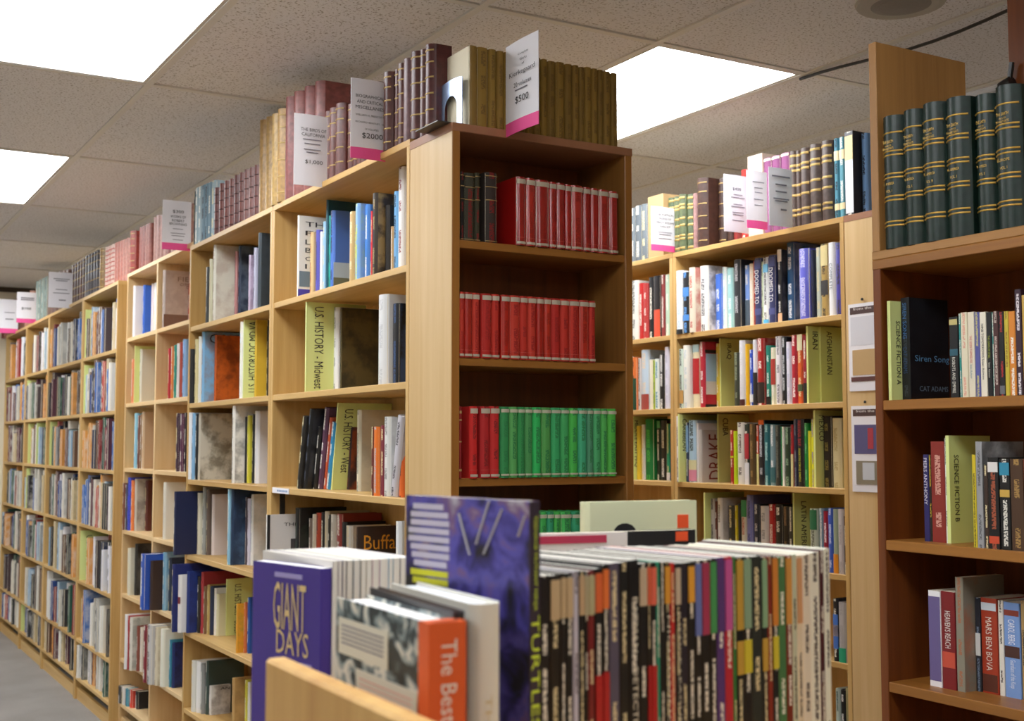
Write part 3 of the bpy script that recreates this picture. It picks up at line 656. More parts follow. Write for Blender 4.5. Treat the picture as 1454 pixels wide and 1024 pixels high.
# ------------------------------------------------------------------ price cards
def card(face, p, yt, yb, lines, label, pink=True, axis='X'):
    """paper slip held between the volumes and sticking out; p = px left, px right"""
    if axis == 'X':   # sheet in a plane of constant Y, facing -Y
        X1 = face + .012; Y = X1 / ratio(p[1]); X0 = Y * ratio(p[0]); wv = X1 - X0
        z0, z1 = zat((p[0] + p[1]) / 2, yb, ((X0 + X1) / 2, Y)), zat((p[0] + p[1]) / 2, yt, ((X0 + X1) / 2, Y))
        root = empty('price_card', (X0, Y, z0)); rz = 0
    else:             # sheet in a plane of constant X, facing -X
        X = face; Y0 = X / ratio(p[1]); Y1 = X / ratio(p[0]); wv = Y1 - Y0
        z0, z1 = zat((p[0] + p[1]) / 2, yb, (X, (Y0 + Y1) / 2)), zat((p[0] + p[1]) / 2, yt, (X, (Y0 + Y1) / 2))
        root = empty('price_card', (X, Y1, z0)); root.rotation_euler.z = -math.pi / 2
    tag(root, label, 'price card', 'white price cards')
    h = z1 - z0; w2 = wv + .004
    n = 6; pkh = .14 if pink else 0
    def sheet(nm, za, zb, mat):
        V = []; Fc = []
        for s in (0, .0012):
            for i in range(n + 1):
                u = i / n; yy = -.004 * math.sin(math.pi * u)
                for z in (za, zb): V.append((u * w2, yy + s, z))
        m = 2 * (n + 1)
        for i in range(n):
            a = 2 * i; Fc += [(a, a + 2, a + 3, a + 1), (m + a, m + a + 1, m + a + 3, m + a + 2), (a + 1, a + 3, m + a + 3, m + a + 1), (a, m + a, m + a + 2, a + 2)]
        Fc += [(0, 1, m + 1, m), (2 * n, m + 2 * n, m + 2 * n + 1, 2 * n + 1)]
        return mesh_obj(nm, V, Fc, mat, root)
    COV[root.name] = sheet('sheet', h * pkh, h, PAPER)
    if pink: sheet('pink_band', 0, h * pkh, PINK)
    it = [(s, (wv * (c - wd / 2), -.0062, h * z), (wv * wd, 0, 0), (0, 0, h * hh)) for s, c, wd, z, hh in lines if s != '-']
    if it: lettering(root, it, INK)
    bars = [(c, wd, z, hh) for s, c, wd, z, hh in lines if s == '-']
    if bars:
        mb = MB()
        for c, wd, z, hh in bars: mb.box((wv * (c - wd / 2), -.0058, h * z), (wv * (c + wd / 2), -.005, h * (z + hh)))
        mb.build('fine_print', GREYINK, cv(root))['kind'] = 'stuff'
    return root
def fine(*zs): return [('-', .55, random.uniform(.35, .6), z, .012) for z in zs]
card(YE * ratio(718), (718, 764), 56, 186, [('Complete', .62, .32, .82, .03), ('Works', .62, .22, .76, .03), ('of', .62, .08, .71, .025), ('Kierkegaard', .58, .8, .6, .07), ('20 volumes', .6, .55, .49, .05), ('$500', .58, .42, .3, .085)] + fine(.45), 'white 500 dollar Kierkegaard card with pink foot on the end cap', axis='Y')
card(XA, (412.5, 458.5), 163, 264, [('THE BIRDS OF', .58, .8, .76, .045), ('CALIFORNIA', .58, .74, .69, .045), ('$1,000', .6, .55, .3, .06)] + fine(.64, .58, .5, .46), 'white 1,000 dollar birds of California card without pink foot', False)
card(XA, (494, 542.5), 113.5, 226.6, [('BIOGRAPHICAL', .54, .85, .76, .04), ('AND CRITICAL', .54, .78, .69, .04), ('MISCELLANIES', .54, .85, .62, .04), ('WILLIAM H. PRESCOTT', .54, .85, .53, .025), ('RICHARD BENTLEY, 18', .54, .85, .44, .025), ('14 VOLUMES', .6, .4, .36, .025), ('$2000', .62, .62, .25, .075)], 'white 2000 dollar biographical miscellanies card with pink foot')
card(XA3, (224.5, 264.5), 285, 355, [('$300', .55, .4, .74, .07), ('WORKS OF', .55, .55, .65, .05), ('ROBERT', .55, .45, .57, .05), ('BROWNING', .55, .62, .5, .05)] + fine(.42, .33, .28, .2), 'white 300 dollar Robert Browning card with pink foot')
card(XA, (63.2, 96.5), 386.5, 437, [('-', .55, .7, .8, .02), ('-', .55, .5, .75, .02), ('-', .55, .5, .5, .02), ('-', .55, .7, .4, .02), ('-', .6, .3, .2, .03)], 'plain white price card above the far left shelves', False)
card(XA, (18.5, 45.5), 415, 458.5, [('-', .55, .7, .8, .03), ('-', .55, .7, .74, .03), ('$100', .5, .5, .42, .09)], 'white card with pink foot, second from the left edge')
card(XA, (-9, 20), 425, 473, [('-', .6, .5, .6, .02), ('-', .6, .4, .4, .03)], 'white card with pink foot cut by the left edge')
card(XB, (927, 960.5), 294.3, 357, [('THE POETICAL', .55, .75, .8, .045), ('WORKS OF', .55, .52, .71, .045), ('PERCY BYSSHE', .55, .78, .62, .045), ('SHELLEY', .55, .45, .53, .045)] + fine(.42, .37, .28), 'white Percy Bysshe Shelley card with pink foot')
card(XB, (1032, 1066), 249, 330, [('$400', .5, .35, .72, .06)] + fine(.65, .6, .48, .44, .34, .3, .2), 'white 400 dollar card without pink foot across the aisle', False)
card(XB, (1065, 1093), 243, 325, fine(.8, .7, .62, .5, .4), 'curled white card with pink foot between two other cards')
card(XB, (1097, 1129), 239, 321.6, [('-', .5, .8, .84, .025), ('-', .5, .5, .7, .025), ('-', .5, .5, .58, .025), ('-', .5, .7, .46, .02), ('-', .5, .55, .42, .02), ('-', .6, .26, .27, .03)], 'white card without pink foot before the gilt set', False)

# ------------------------------------------------------------------ left run, Midwest bookcase
A = dict(dmax=.235)
def nx(Z, place, items, Xf=XA, **k): return rowX(Xf, Z, items, place, **{**A, 'bay': A1B if ('Midwest' in place or 'West' in place) else A2B, **k})
nx(AZ[0], 'on the shelf above the Midwest divider', [
 (419, 306, '#e9e4da', {'w': 1.5, 'art': 0, 'ct': (('#1c1a1c', [('THE', .12, .6, .87, .93), ('FIG', .12, .62, .76, .82), ('LA', .12, .4, .65, .71), ('BO', .12, .42, .55, .61), ('OF', .12, .34, .45, .5), ('19', .12, .36, .35, .41)]),), 'cp': (('palm_picture', '#6e7f8a', .02, .98, .13, .32), ('purple_foot', '#4a3fa0', .0, 1, 0, .1)), 'lab': 'white hardcover with tall black title lines and palm picture'}),
 (437.4, 330, '#dcc08c', {'w': 3, 'ink': '#b85a30'}), (445.6, 327, '#5a58b8', {'w': 3}), (451.6, 329, '#ece8e4', {'w': 2}), (455.7, 315, '#9cc6e4', {'w': 3}),
 (459.8, 283.4, '#1d5a6a', {'w': 2, 'd': .21, 'art': .2, 'ink': '#223a7a'}), (464, 306.6, '#27a79a', {'w': 2.5}),
 (466.6, 299.8, '#4f78cc', {'w': 4.5, 'd': .2, 'cp': (('sea_picture', '#a9bfd4', 0, 1, .2, .38), ('shore_picture', '#6d7462', 0, 1, 0, .2)), 'ct': (('#e8e8f0', [('K', .55, .72, .66, .72)]),), 'lab': 'blue sky hardcover with grey shore at its foot'}),
 (494, 301.7, '#c4a46a', {'w': 6}), (502.2, 290, '#86b4ea', {'w': 5, 'ink': '#c9d93a', 'st': (('HAWAII', .3, .62, '#d9de4a', .5),), 'art': .4, 'lab': 'light blue hardcover with yellow spine letters, above the Midwest divider'}), (515.9, 291.6, '#4a86d6', {'w': 5, 'art': .3}), (524, 300, '#d8343c', {'w': 2}),
 (526.8, 275, '#3a2f24', {'w': 5, 'art': .9, 'ink': '#a8905e'}), (545, 292, '#2a2622', {'w': 4}), (553, 322, '#c9a06a', {'w': 3}), (557.4, 272.5, '#74b2e6', {'w': 5}), (563.7, 224, '#eceae8', {'w': 8, 'ink': '#8a3a3a', 'd': .2})])
nx(AZ[1], 'on the shelf with the Midwest divider', [
 (432.5, 411, 0, {'div': 'U.S. HISTORY - Midwest', 'lab': 'yellow-green U.S. History Midwest divider', 'd': .2, 'zt': (.04, .95), 'xt': .026, 'hl': .03}),
 (472.7, 437, '#e9e9ea', {'w': 4.5, 'ink': '#9a9a9a'}), (481.7, 437, '#5a5030', {'w': 1.5, 'art': 1, 'ink': '#2e2c20', 'd': .215, 'lab': 'olive marbled hardcover beside the Midwest divider'}), (536.4, 420, '#dcdcdc', {'w': 18, 'ink': '#c4c4c4', 'sb': .02}), (557, 432, '#14161c', {'w': 8, 'art': .9, 'ink': '#35507c', 'd': .2})])
nx(AZ[2], 'on the shelf with the West divider', [
 (422, 590, '#2a2826', {'w': 3, 'lean': 12}), (431, 580, '#16171a', {'w': 3.5, 'lean': 12, 'art': .2, 'ink': '#5a6070', 'ct': (('#d8d8d8', [('-----', .3, .8, .12, .135)]),)}), (445, 605, '#1e1c1c', {'w': 3, 'lean': 12}), (452, 578, '#5c3a50', {'w': 4, 'lean': 12}), (460, 592, '#c0502a', {'w': 3, 'lean': 12}), (464, 599, '#2f86b4', {'w': 4.5, 'lean': 12}),
 (471, 566, 0, {'div': 'U.S. HISTORY - West', 'lab': 'yellow-green section divider lettered U.S. History West', 'd': .2, 'xt': .022, 'hl': .028, 'zt': (.2, .93), 'lean': 10}),
 (493, 606, '#3a2a30', {'w': 2, 'lean': 7, 'art': .9, 'ink': '#a8512a', 'd': .17, 'lab': 'dark sunset-covered hardcover beside the West divider'}), (507, 582, '#d8d2bc', {'w': 4, 'sb': .1, 'art': .2, 'ink': '#70706a'}), (527.5, 606, '#6a2a22', {'w': 3}), (531, 606, '#e8782a', {'w': 6, 'art': .5, 'ink': '#a8b4bc'}), (541, 604, '#7a2a38', {'w': 5}), (546, 592, '#dcdcd8', {'w': 7, 'art': .3, 'ink': '#8a8a88'}), (555, 590, '#c8c4cc', {'w': 7, 'ink': '#2a2430', 'lean': 12, 'art': .4}), (567, 645, '#e8702a', {'w': 5})])
nx(AZ[3], 'on the shelf below the West divider', [
 (379.5, 731, '#d6d3d0', {'w': 1.5, 'sb': -.035, 'ct': (('#1c1c20', [('THE PLA', .35, .98, .82, .87)]),), 'cp': (('photo', '#4a4644', .5, .98, .25, .62), ('black_border', '#18181c', 0, .06, 0, 1)), 'lab': 'grey hardcover with black border and photograph, below the shelf label', 'd': .16}),
 (421, 721, '#191a1c', {'w': 5, 'art': .5, 'ink': '#3a4a3a'}), (440, 736, '#8a7a70', {'w': 3}), (445, 730, '#d6cbb6', {'w': 4}), (450.6, 728, '#c0482a', {'w': 4}), (457.4, 727, '#1a181a', {'w': 4}), (462.5, 726, '#d8cfb8', {'w': 4}), (467, 731, '#2c2824', {'w': 3}), (471, 730, '#cfc8bc', {'w': 6}), (479.6, 729, '#9a3a34', {'w': 7}), (487, 741, '#17181a', {'w': 5}), (493, 746, '#e0ddd6', {'w': 7}), (507, 748, '#3a2a22', {'w': 1.5, 'd': .2, 'art': .3, 'ink': '#5a3a2a', 'ct': (('#e0982a', [('Buffalo', .1, .78, .68, .88)]),), 'lab': 'dark brown hardcover with orange Buffalo lettering'}), (563, 740, '#dde0e4', {'w': 6})])
# pieces on the shelf edge
o = empty('shelf_label', (XA - .0005, 3.8, AZ[2] + CAMZ - .02)); tag(o, 'small white sticker on the shelf edge under the West books', 'label')
y1 = XA / ratio(388); y0 = XA / ratio(411); o.location.y = y0
box('sticker', (-.0006, 0, .002), (.002, y1 - y0, .019), PAPER, o)
mb = MB()
for k in range(7): mb.box((-.0011, .012 + k * .014, .007), (-.0004, .021 + k * .014, .013))
mb.build('blue_print', pm('#6a8ab8'), o)
o = empty('shelf_bracket', (XA + .03, 3.905 - .019, AZ[2] + CAMZ - .02)); tag(o, 'dark metal bracket under the West shelf', 'bracket')
box('plate', (0, -.003, -.075), (.018, 0, 0), plain('bracket_steel', '#4a4846', .4, .7), o); box('arm', (0, -.03, -.003), (.018, -.003, 0), plain('bracket_steel2', '#4a4846', .4, .7), o)

# ------------------------------------------------------------------ DC MD VA bookcase
nx(AZ[0], 'on the shelf above the DC MD VA divider', [
 (289, 379, '#3a3c3c', {'w': 1.5}), (293.6, 368, '#c8c4a8', {'w': 2}), (299, 348, '#dcd9cc', {'w': 2, 'art': .35, 'ink': '#8a5a4a', 'd': .21, 'ct': (('#2a2a2a', [('The C', .38, .95, .84, .92)]),), 'lab': 'white hardcover titled The C, above the DC MD VA divider'}), (329.7, 357, '#c48a8a', {'w': 1.8, 'art': .4}), (335, 349, '#22344e', {'w': 2, 'art': .4, 'ink': '#8aa0b8'}), (349.6, 362, '#b8a8c0', {'w': 1.5, 'art': .5, 'ink': '#3a2a40'}), (356.8, 352, '#b8b8cc', {'w': 1.8}), (363, 331, '#39434a', {'w': 2.5, 'd': .2, 'art': .3, 'ink': '#14181a', 'ct': (('#e8e8e8', [('T', .6, .75, .84, .9)]),), 'lab': 'tall dark slate hardcover above the DC MD VA divider'})])
nx(AZ[1], 'on the shelf with the DC MD VA divider', [
 (268, 496, '#1f1f22', {'w': 2}), (274.8, 482, '#d8cc9a', {'w': 2}), (280, 478, '#e4e2da', {'w': 2}), (284.6, 466, '#7fb4dc', {'w': 2, 'd': .2, 'art': .6, 'ink': '#9a6a4a', 'ct': (('#1a1a1e', [('CO', .12, .5, .84, .97)]),), 'lab': 'light blue hardcover lettered CO beside the orange photograph cover'}), (302.6, 476, '#c8601e', {'w': 1.5, 'd': .19, 'art': .9, 'ink': '#7a3410', 'lab': 'orange photograph-covered hardcover left of the DC MD VA divider'}), (338.8, 457, '#e8e6e0', {'w': 2}),
 (344, 436, 0, {'div': 'U.S. HISTORY-DC MD VA', 'lab': 'yellow-green U.S. History DC MD VA divider', 'd': .2, 'xt': .017, 'hl': .028, 'up': True, 'zt': (.08, .98)}),
 (360, 438, '#d8b43a', {'w': 1.5, 'd': .2, 'ink': '#c8a030', 'art': .3, 'lab': 'golden yellow hardcover beside the DC MD VA divider'}), (377, 450, '#2a241a', {'w': 2})])
nx(AZ[2], 'on the shelf below the DC MD VA divider', [
 (268, 586, '#e8e8ea', {'w': 2}), (272.7, 587, '#86b4d8', {'w': 2}), (277.5, 588, '#1c1e22', {'w': 2}), (281.7, 587, '#c9c3b2', {'w': 1.5, 'd': .215, 'art': .9, 'ink': '#6e6654', 'lab': 'grey church-photograph hardcover below the DC MD VA divider'}), (329.7, 573, '#e4e0d6', {'w': 2.2, 'art': .8, 'ink': '#7a7a76'}), (347.8, 592, '#1a1a1a', {'w': 1.8}), (351, 590, '#c8c23a', {'w': 2}), (358, 588, '#1a1a1c', {'w': 1.5}), (362, 584, '#dcdce0', {'w': 4.5, 'd': .18, 'lab': 'white boxed book at the right of the third shelf'})])
nx(AZ[3], 'on the fourth shelf of the DC MD VA bookcase', [
 (249, 698, '#1d2448', {'w': 1.5, 'd': .2, 'sb': -.05, 'lab': 'navy hardcover jutting out from the fourth shelf', 'cp': (('gilt_lines', '#b89a5a', .5, .54, .15, .45),)}), (282, 700, '#d8d2bc', {'w': 2}), (289.5, 692, '#9a9a94', {'w': 2}), (295, 695, '#6a5a50', {'w': 2}), (302.6, 702, '#e4d8d4', {'w': 2, 'art': 0, 'ct': (('#a03034', [('THE', .55, .95, .68, .76), ('AS', .55, .95, .58, .66)]),), 'lab': 'white hardcover with red capital title on the fourth shelf'}), (325, 690, '#8cb8cc', {'w': 2}), (329.6, 692, '#1e3450', {'w': 2, 'art': .6, 'ink': '#4a6a8a', 'd': .19}), (350, 706, '#4a3a44', {'w': 1.5}), (353, 708, '#d0ccdc', {'w': 2}), (358, 702, '#e6e6e2', {'w': 2, 'art': .3, 'ink': '#7a9aa0', 'ct': (('#5a5a60', [('N', .6, .8, .86, .94)]),)})])
nx(AZ[4], 'on the fifth shelf of the DC MD VA bookcase', [
 (248, 801, '#1e2a66', {'w': 2, 'sb': -.04}), (257, 816, '#e0dedc', {'w': 3, 'bands': (('#7a2a30', .5, .62),)}), (269, 811, '#1f3478', {'w': 2, 'art': .5, 'ink': '#14182a'}), (284, 818, '#2a2620', {'w': 2}), (289, 812, '#a8363a', {'w': 2}), (293, 832, '#7a5a3a', {'w': 2}), (298, 830, '#b89a5a', {'w': 2}), (302, 832, '#27304a', {'w': 2}), (308, 835, '#ece8e0', {'w': 1.5}), (311, 843, '#d8d2ac', {'w': 2, 'd': .17, 'lab': 'cream hardcover left of the South divider'}),
 (325, 822, 0, {'div': 'U.S. HISTORY - South', 'lab': 'yellow-green U.S. History South divider behind the purple comic', 'd': .19, 'xt': .03, 'hl': .026, 'zt': (.04, .9)}),
 (339, 857, '#d8962a', {'w': 1.5, 'art': .8, 'ink': '#7a8a3a'}), (350, 855, '#c86a3a', {'w': 1.5}), (355, 848, '#24509a', {'w': 2})])
nx(AZ[5], 'on the sixth shelf of the DC MD VA bookcase', [
 (278, 937, '#d8d6cc', {'w': 3}), (285, 938, '#e8e6e4', {'w': 3}), (291, 942, '#8a8a88', {'w': 2.5}), (298, 938, '#3a4a44', {'w': 2}), (303, 973, '#dcdad4', {'w': 1.5, 'art': .6, 'ink': '#5a4a44', 'ct': (('#1c1c1c', [('AN', .5, .95, .84, .93)]),)}), (335, 962, '#b8925a', {'w': 2, 'art': .5, 'ink': '#7a5a34'}), (353, 965, '#d8cf4a', {'w': 2}), (357, 968, '#e4e4e4', {'w': 2})])
# ------------------------------------------------------------------ narrow cubbies
def cub(Z, place, items): nx(Z, place, items, XA3, bay=A3R if 'right narrow' in place else A3L)
cub(A3Z[0], 'in the left narrow cubby, top row', [(185, 406, '#e6e6ec', {'w': 1.5, 'ct': (('#2a3a8a', [('8', .3, .7, .55, .72), ('8', .3, .7, .36, .53)]),), 'd': .14}), (199, 405, '#2f62c4', {'w': 1.5, 'ct': (('#e8ecf4', [('The', .3, .85, .78, .86), ('M', .3, .6, .55, .63)]),), 'cp': (('pale_disc', '#d8cfc0', .35, .8, .08, .3),), 'lab': 'bright blue hardcover in the left narrow cubby'}), (211, 403, '#e0d4d4', {'w': 2}), (215, 402, '#ececee', {'w': 3})])
cub(A3Z[1], 'in the left narrow cubby, second row', [(185, 510, '#d8825a', {'w': 1.5}), (189, 491, 0, {'div': '', 'lab': 'plain yellow-green divider in the left narrow cubby', 'd': .18}), (196.5, 496, '#cfcab8', {'w': 1.5, 'd': .18, 'ct': (('#4a4a46', [('The', .55, .9, .82, .9)]),), 'cp': (('frame_line', '#8a867a', .6, .92, .2, .62),), 'lab': 'grey-cream hardcover facing out in the left narrow cubby'})])
cub(A3Z[2], 'in the left narrow cubby, third row', [(190.7, 587, '#8cc0d4', {'w': 2}), (195.4, 590, '#6a4034', {'w': 2}), (199, 588, '#8a6a4a', {'w': 1.5}), (201.5, 585, '#c4a684', {'w': 2})])
cub(A3Z[3], 'in the left narrow cubby, fourth row', [(176, 686, '#7a4a3a', {'w': 1.5}), (180, 688, '#4a4a5a', {'w': 1.5}), (183, 678, '#3a4ac0', {'w': 2}), (188, 682, '#e07a3a', {'w': 2}), (193, 680, '#c4bcae', {'w': 1.5, 'art': .6, 'ink': '#5a4a44'}), (208, 682, '#5a2a22', {'w': 2})])
cub(A3Z[4], 'in the left narrow cubby, fifth row', [(185, 778, '#d8d4c0', {'w': 2.5}), (195, 772, '#2a2826', {'w': 2, 'art': .5, 'ink': '#6a6a64'})])
cub(A3Z[5], 'in the left narrow cubby, sixth row', [(183, 872, '#e4e4e4', {'w': 2, 'sb': -.05}), (187, 874, '#a8383a', {'w': 1.5}), (190, 876, '#dcd8cc', {'w': 2, 'art': .5, 'ink': '#5a6a50'}), (200, 888, '#8a4a3a', {'w': 2}), (205, 890, '#e0d4c4', {'w': 2})])
cub(A3Z[0], 'in the right narrow cubby, top row', [(227, 384, '#c4b4ac', {'w': 2, 'art': .3, 'ink': '#7a5a50', 'd': .2, 'ct': (('#8a7468', [('FIELDS', .3, .95, .82, .9), ('OF', .35, .5, .74, .79), ('BATTLE', .5, .98, .7, .78)]),), 'cp': (('battlefield_picture', '#7a5a4c', 0, 1, .02, .24),), 'lab': 'rose-grey Fields of Battle hardcover in the right narrow cubby'}), (264, 390, '#b8402a', {'w': 2})])
cub(A3Z[1], 'in the right narrow cubby, second row', [(236.6, 495, '#b0202c', {'w': 2.2}), (241, 492, '#d87a3a', {'w': 2}), (245, 490, '#2a8a7a', {'w': 2}), (249, 488, '#e8e4e0', {'w': 2}), (253, 486, '#b04a3a', {'w': 2}), (257.5, 482, '#86b0e0', {'w': 3})])
cub(A3Z[2], 'in the right narrow cubby, third row', [(250, 587, '#3a1a34', {'w': 3}), (256, 588, '#5a2a4a', {'w': 3}), (262, 586, '#2a1f24', {'w': 2})])
cub(A3Z[3], 'in the right narrow cubby, fourth row', [(233.6, 685, '#e4e0d2', {'w': 2, 'd': .14, 'ink': '#c4c0b0'})])
cub(A3Z[4], 'in the right narrow cubby, fifth row', [(204, 786, '#2a55b4', {'w': 5, 'sb': -.06, 'd': .2}), (217, 796, '#3a2a26', {'w': 2, 'd': .17}), (235, 784, '#7aa8c4', {'w': 3, 'art': .4}), (243, 792, '#27344a', {'w': 2})])
cub(A3Z[5], 'in the right narrow cubby, sixth row', [(210, 887, '#7a1a2a', {'w': 4, 'sb': -.05}), (216, 886, '#c4c2c0', {'w': 5}), (226, 890, '#d8ceb4', {'w': 2, 'art': .4, 'ink': '#8a6a4a'}), (234, 892, '#e4e4d4', {'w': 4}), (246, 908, '#3a8aa4', {'w': 1.5}), (250, 912, '#1a2a66', {'w': 2, 'art': .8, 'ink': '#0e1020', 'd': .2, 'lab': 'dark blue night-scene hardcover jutting out of the right narrow cubby'})])
cub(A3Z[6], 'at the bottom of the narrow cubbies', [(176, 979, '#3a3a3c', {'w': 3}), (181, 990, '#e4dcd4', {'w': 3}), (186, 996, '#4a9ab0', {'w': 3}), (192, 1000, '#d84a3a', {'w': 3}), (200, 1006, '#23232a', {'w': 3})])

# ------------------------------------------------------------------ far left bookcases: books too small to pick apart one by one
FV, FFc, FU, FC = [], [], [], []
PAL = ['#e8e6e0', '#d8d2c4', '#2a2c30', '#1c1e22', '#8a2a2a', '#b03a34', '#2a4a8a', '#3a6ab0', '#9ab8d0', '#c8b48a', '#6a4a34', '#2a5a4a', '#d8964a', '#e4e2ea', '#a8a8a4', '#4a3a3a', '#c8c4b8', '#5a2a3a', '#dcd8d0', '#1f2a4a']
def farbook(X, Y, z, t, d, h, c):
    v, f, uv, _ = book_geo(t, d, h, .1 * t, .0015, .002); n = len(FV)
    FV.extend([(X + a, Y + b_, z + e) for a, b_, e in v]); FFc.extend([tuple(i + n for i in q) for q in f]); FU.extend(uv); FC.extend([lin(c)] * len(f))
    th = .0015; n = len(FV)
    mb = MB().box((X + th, Y - t / 2 + th, z + .002), (X + d - .002, Y + t / 2 - th, z + h - .002))
    FV.extend(mb.v); FFc.extend([tuple(i + n for i in q) for q in mb.f]); FU.extend([[(1.2, 0)] * 4] * 6); FC.extend([lin('#e4dac4')] * 6)
FZ = [.466, .162, -.131, -.428, -.734, -1.045, -1.245]
# yellow-green dividers among them: (unit, row, px far edge, px top, text)
FD = [(0, 0, 102, 444, ''), (0, 1, 97, 513, 'U.S. HISTORY A-F'), (1, 2, 71, 592, 'U.S. CIVIL WAR'), (2, 2, 52, 594, ''), (2, 2, 40, 594, 'CIVIL WAR'), (2, 3, 39, 658, 'U.S. CIVIL WAR'), (0, 4, 116, 750, 'U.S. HISTORY'), (2, 1, 17, 534, 'CIVIL WAR'), (2, 6, 5, 824, 'CIVIL WAR'), (3, 1, 1, 540, '')]
divY = {}
for q, rw, x, yt, s in FD:
    X = XA + .005; Y = X / ratio(x)
    if not (FB[q] + .03 < Y < FB[q + 1] - .03): Y = max(FB[q] + .06, min(FB[q + 1] - .06, Y))
    z = FZ[rw] + CAMZ; lim = (([.802] + FZ)[rw] + CAMZ - .019) - z - .004
    h = min(lim, .265); divY.setdefault((q, rw), []).append(Y)
    divider((X, Y, z), 0, .19, h, s, f"yellow-green divider, {FL[q]} bookcase beyond the cubbies, {ORD[rw]} row" + (' at the right' if x in (71, 52) else ''), (.1, .9), .03, .03)
fx = MB()
for q in range(4):
    for rw in range(7):
        z = FZ[rw] + CAMZ; lim = ([.802] + FZ)[rw] + CAMZ - .019 - z - .01
        Y = FB[q + 1] - .025 - random.choice([0, .02, .1]); end = FB[q] + .025 + random.choice([0, 0, .04])
        while Y > end + .05:
            t = random.uniform(.014, .042); dv = [a for a in divY.get((q, rw), []) if Y + .006 > a > Y - t - .006]
            if dv: Y = dv[0] - .006 - .003; continue
            h = min(lim, random.choice([random.uniform(.2, .245), random.uniform(.2, .245), random.uniform(.23, .28)])); d = min(.2, h * .68)
            farbook(XA + random.choice([.0, .01, .02, .05, .08]) + random.uniform(-.005, .01), Y - t / 2, z, t, d, h, random.choice(PAL)); Y -= t + .0015
me = bpy.data.meshes.new('far_books'); me.from_pydata(FV, [], FFc)
l = me.uv_layers.new(name='UVMap'); l.data.foreach_set('uv', [c for fuv in FU for p in fuv for c in p])
ca = me.color_attributes.new('Col', 'FLOAT_COLOR', 'CORNER'); ca.data.foreach_set('color', [x for fi, q in enumerate(FFc) for _ in q for x in (*FC[fi], 1)])
me.materials.append(FARCOVER); me.update()
o = bpy.data.objects.new('far_books', me); col.objects.link(o); o['kind'] = 'stuff'; o['label'] = 'mass of small mixed books filling the far left bookcases'; o['category'] = 'books'

# ------------------------------------------------------------------ bookcases across the aisle
Bk = dict(dmax=.235, xmax=.12, dfac=.68)
def bx(Z, place, items, **k): return rowX(XB, Z, items, place, **{**Bk, 'bay': None if 'on top' in place else B1B if 'Middle East' in place else B2B, **k})
GS = (plain('worn_gilt', '#b89a58', .45, .2), (.06, .22, .28, .46, .58, .76, .82, .94), .0045)
bx(BTOP, 'on top of the half-hidden bookcase across the aisle', [(890, 300, '#6e767c', {'k': 'cloth'}), (897, 297, '#70797f', {'k': 'cloth'}), (904, 294, '#666f76', {'k': 'cloth'}), (913, 291.5, '#70797f', {'k': 'cloth', 'w': 8}), (922.5, 281, '#c9a878', {'k': 'soft', 'w': 24, 'tm': .1, 'ink': '#c9a878', 'f': 'slipcase', 'd': .15, 'lab': 'cream slipcase behind the Shelley card'}), (952.5, 283, '#5a6a4a', {'gilt': GS, 'w': 8})], group='old volumes across the aisle', **VOL)
bx(BTOP, 'on top of the Iraq bookcase', [(961, 281, '#6a7452', {'gilt': GS, 'w': 7}), (968, 278, '#64704e', {'gilt': GS, 'w': 8}), (980, 278, '#5f6c50', {'gilt': GS, 'w': 8}), (988, 276, '#a8807c', {'w': 6}), (994.7, 256, '#4a2f26', {'gilt': TB, 'w': 15, 'd': .18}), (1025, 256, '#45302a', {'gilt': TB, 'w': 10}), (1037, 262, '#4a3028', {'w': 8}), (1046, 258, '#8a2a28', {'w': 10}), (1057, 243, '#c22a22', {'w': 8, 'k': 'cloth'}), (1066.7, 224, '#d8c4b4', {'k': 'soft', 'w': 21, 'tm': .09, 'ink': '#d8c4b4', 'd': .14, 'lab': 'white slipcase with orange side behind the price cards'}), (1089.7, 227, '#8a4a78', {'k': 'cloth', 'w': 11, 'ink': '#8a4a78', 'bands': (('#e8dcc8', .96, .99),)}), (1101.5, 224, '#8a4a78', {'k': 'cloth', 'w': 12, 'ink': '#8a4a78', 'bands': (('#e8dcc8', .96, .99),)}), (1114.7, 220, '#8a4a78', {'k': 'cloth', 'w': 12, 'ink': '#8a4a78', 'bands': (('#e8dcc8', .96, .99),)}),
  (1128, 217.5, '#5a4a44', {'gilt': GS, 'w': 9}), (1137, 216, '#5a4a44', {'gilt': GS, 'w': 6}), (1143.7, 213.5, '#5a4a44', {'gilt': GS, 'w': 12}), (1157, 209, '#5a4a44', {'gilt': GS, 'w': 15}), (1174, 204, '#5a4a44', {'gilt': GS, 'w': 15})], group='old volumes across the aisle', **VOL)
bx(BTOP, 'on top of the end cap with notices', [(1191.5, 199, '#4a8aa0', {'k': 'cloth', 'w': 7, 'bands': (('#e8d8a8', .72, .84), ('#e8d8a8', .1, .18))}), (1199, 197, '#5a98a8', {'k': 'cloth', 'w': 8, 'bands': (('#e8d8a8', .72, .84), ('#e8d8a8', .1, .18))}), (1207, 190, '#34343a', {'k': 'soft', 'w': 12, 'tm': .07, 'd': .15, 'bands': (('#dfe4ea', .03, .66), ('#e8d49a', .66, .95)), 'lab': 'dark slipcase with white spine at the right end of the row'}), (1231, 192, '#7aa8e0', {'k': 'cloth', 'w': 8})], group='old volumes across the aisle', **VOL)
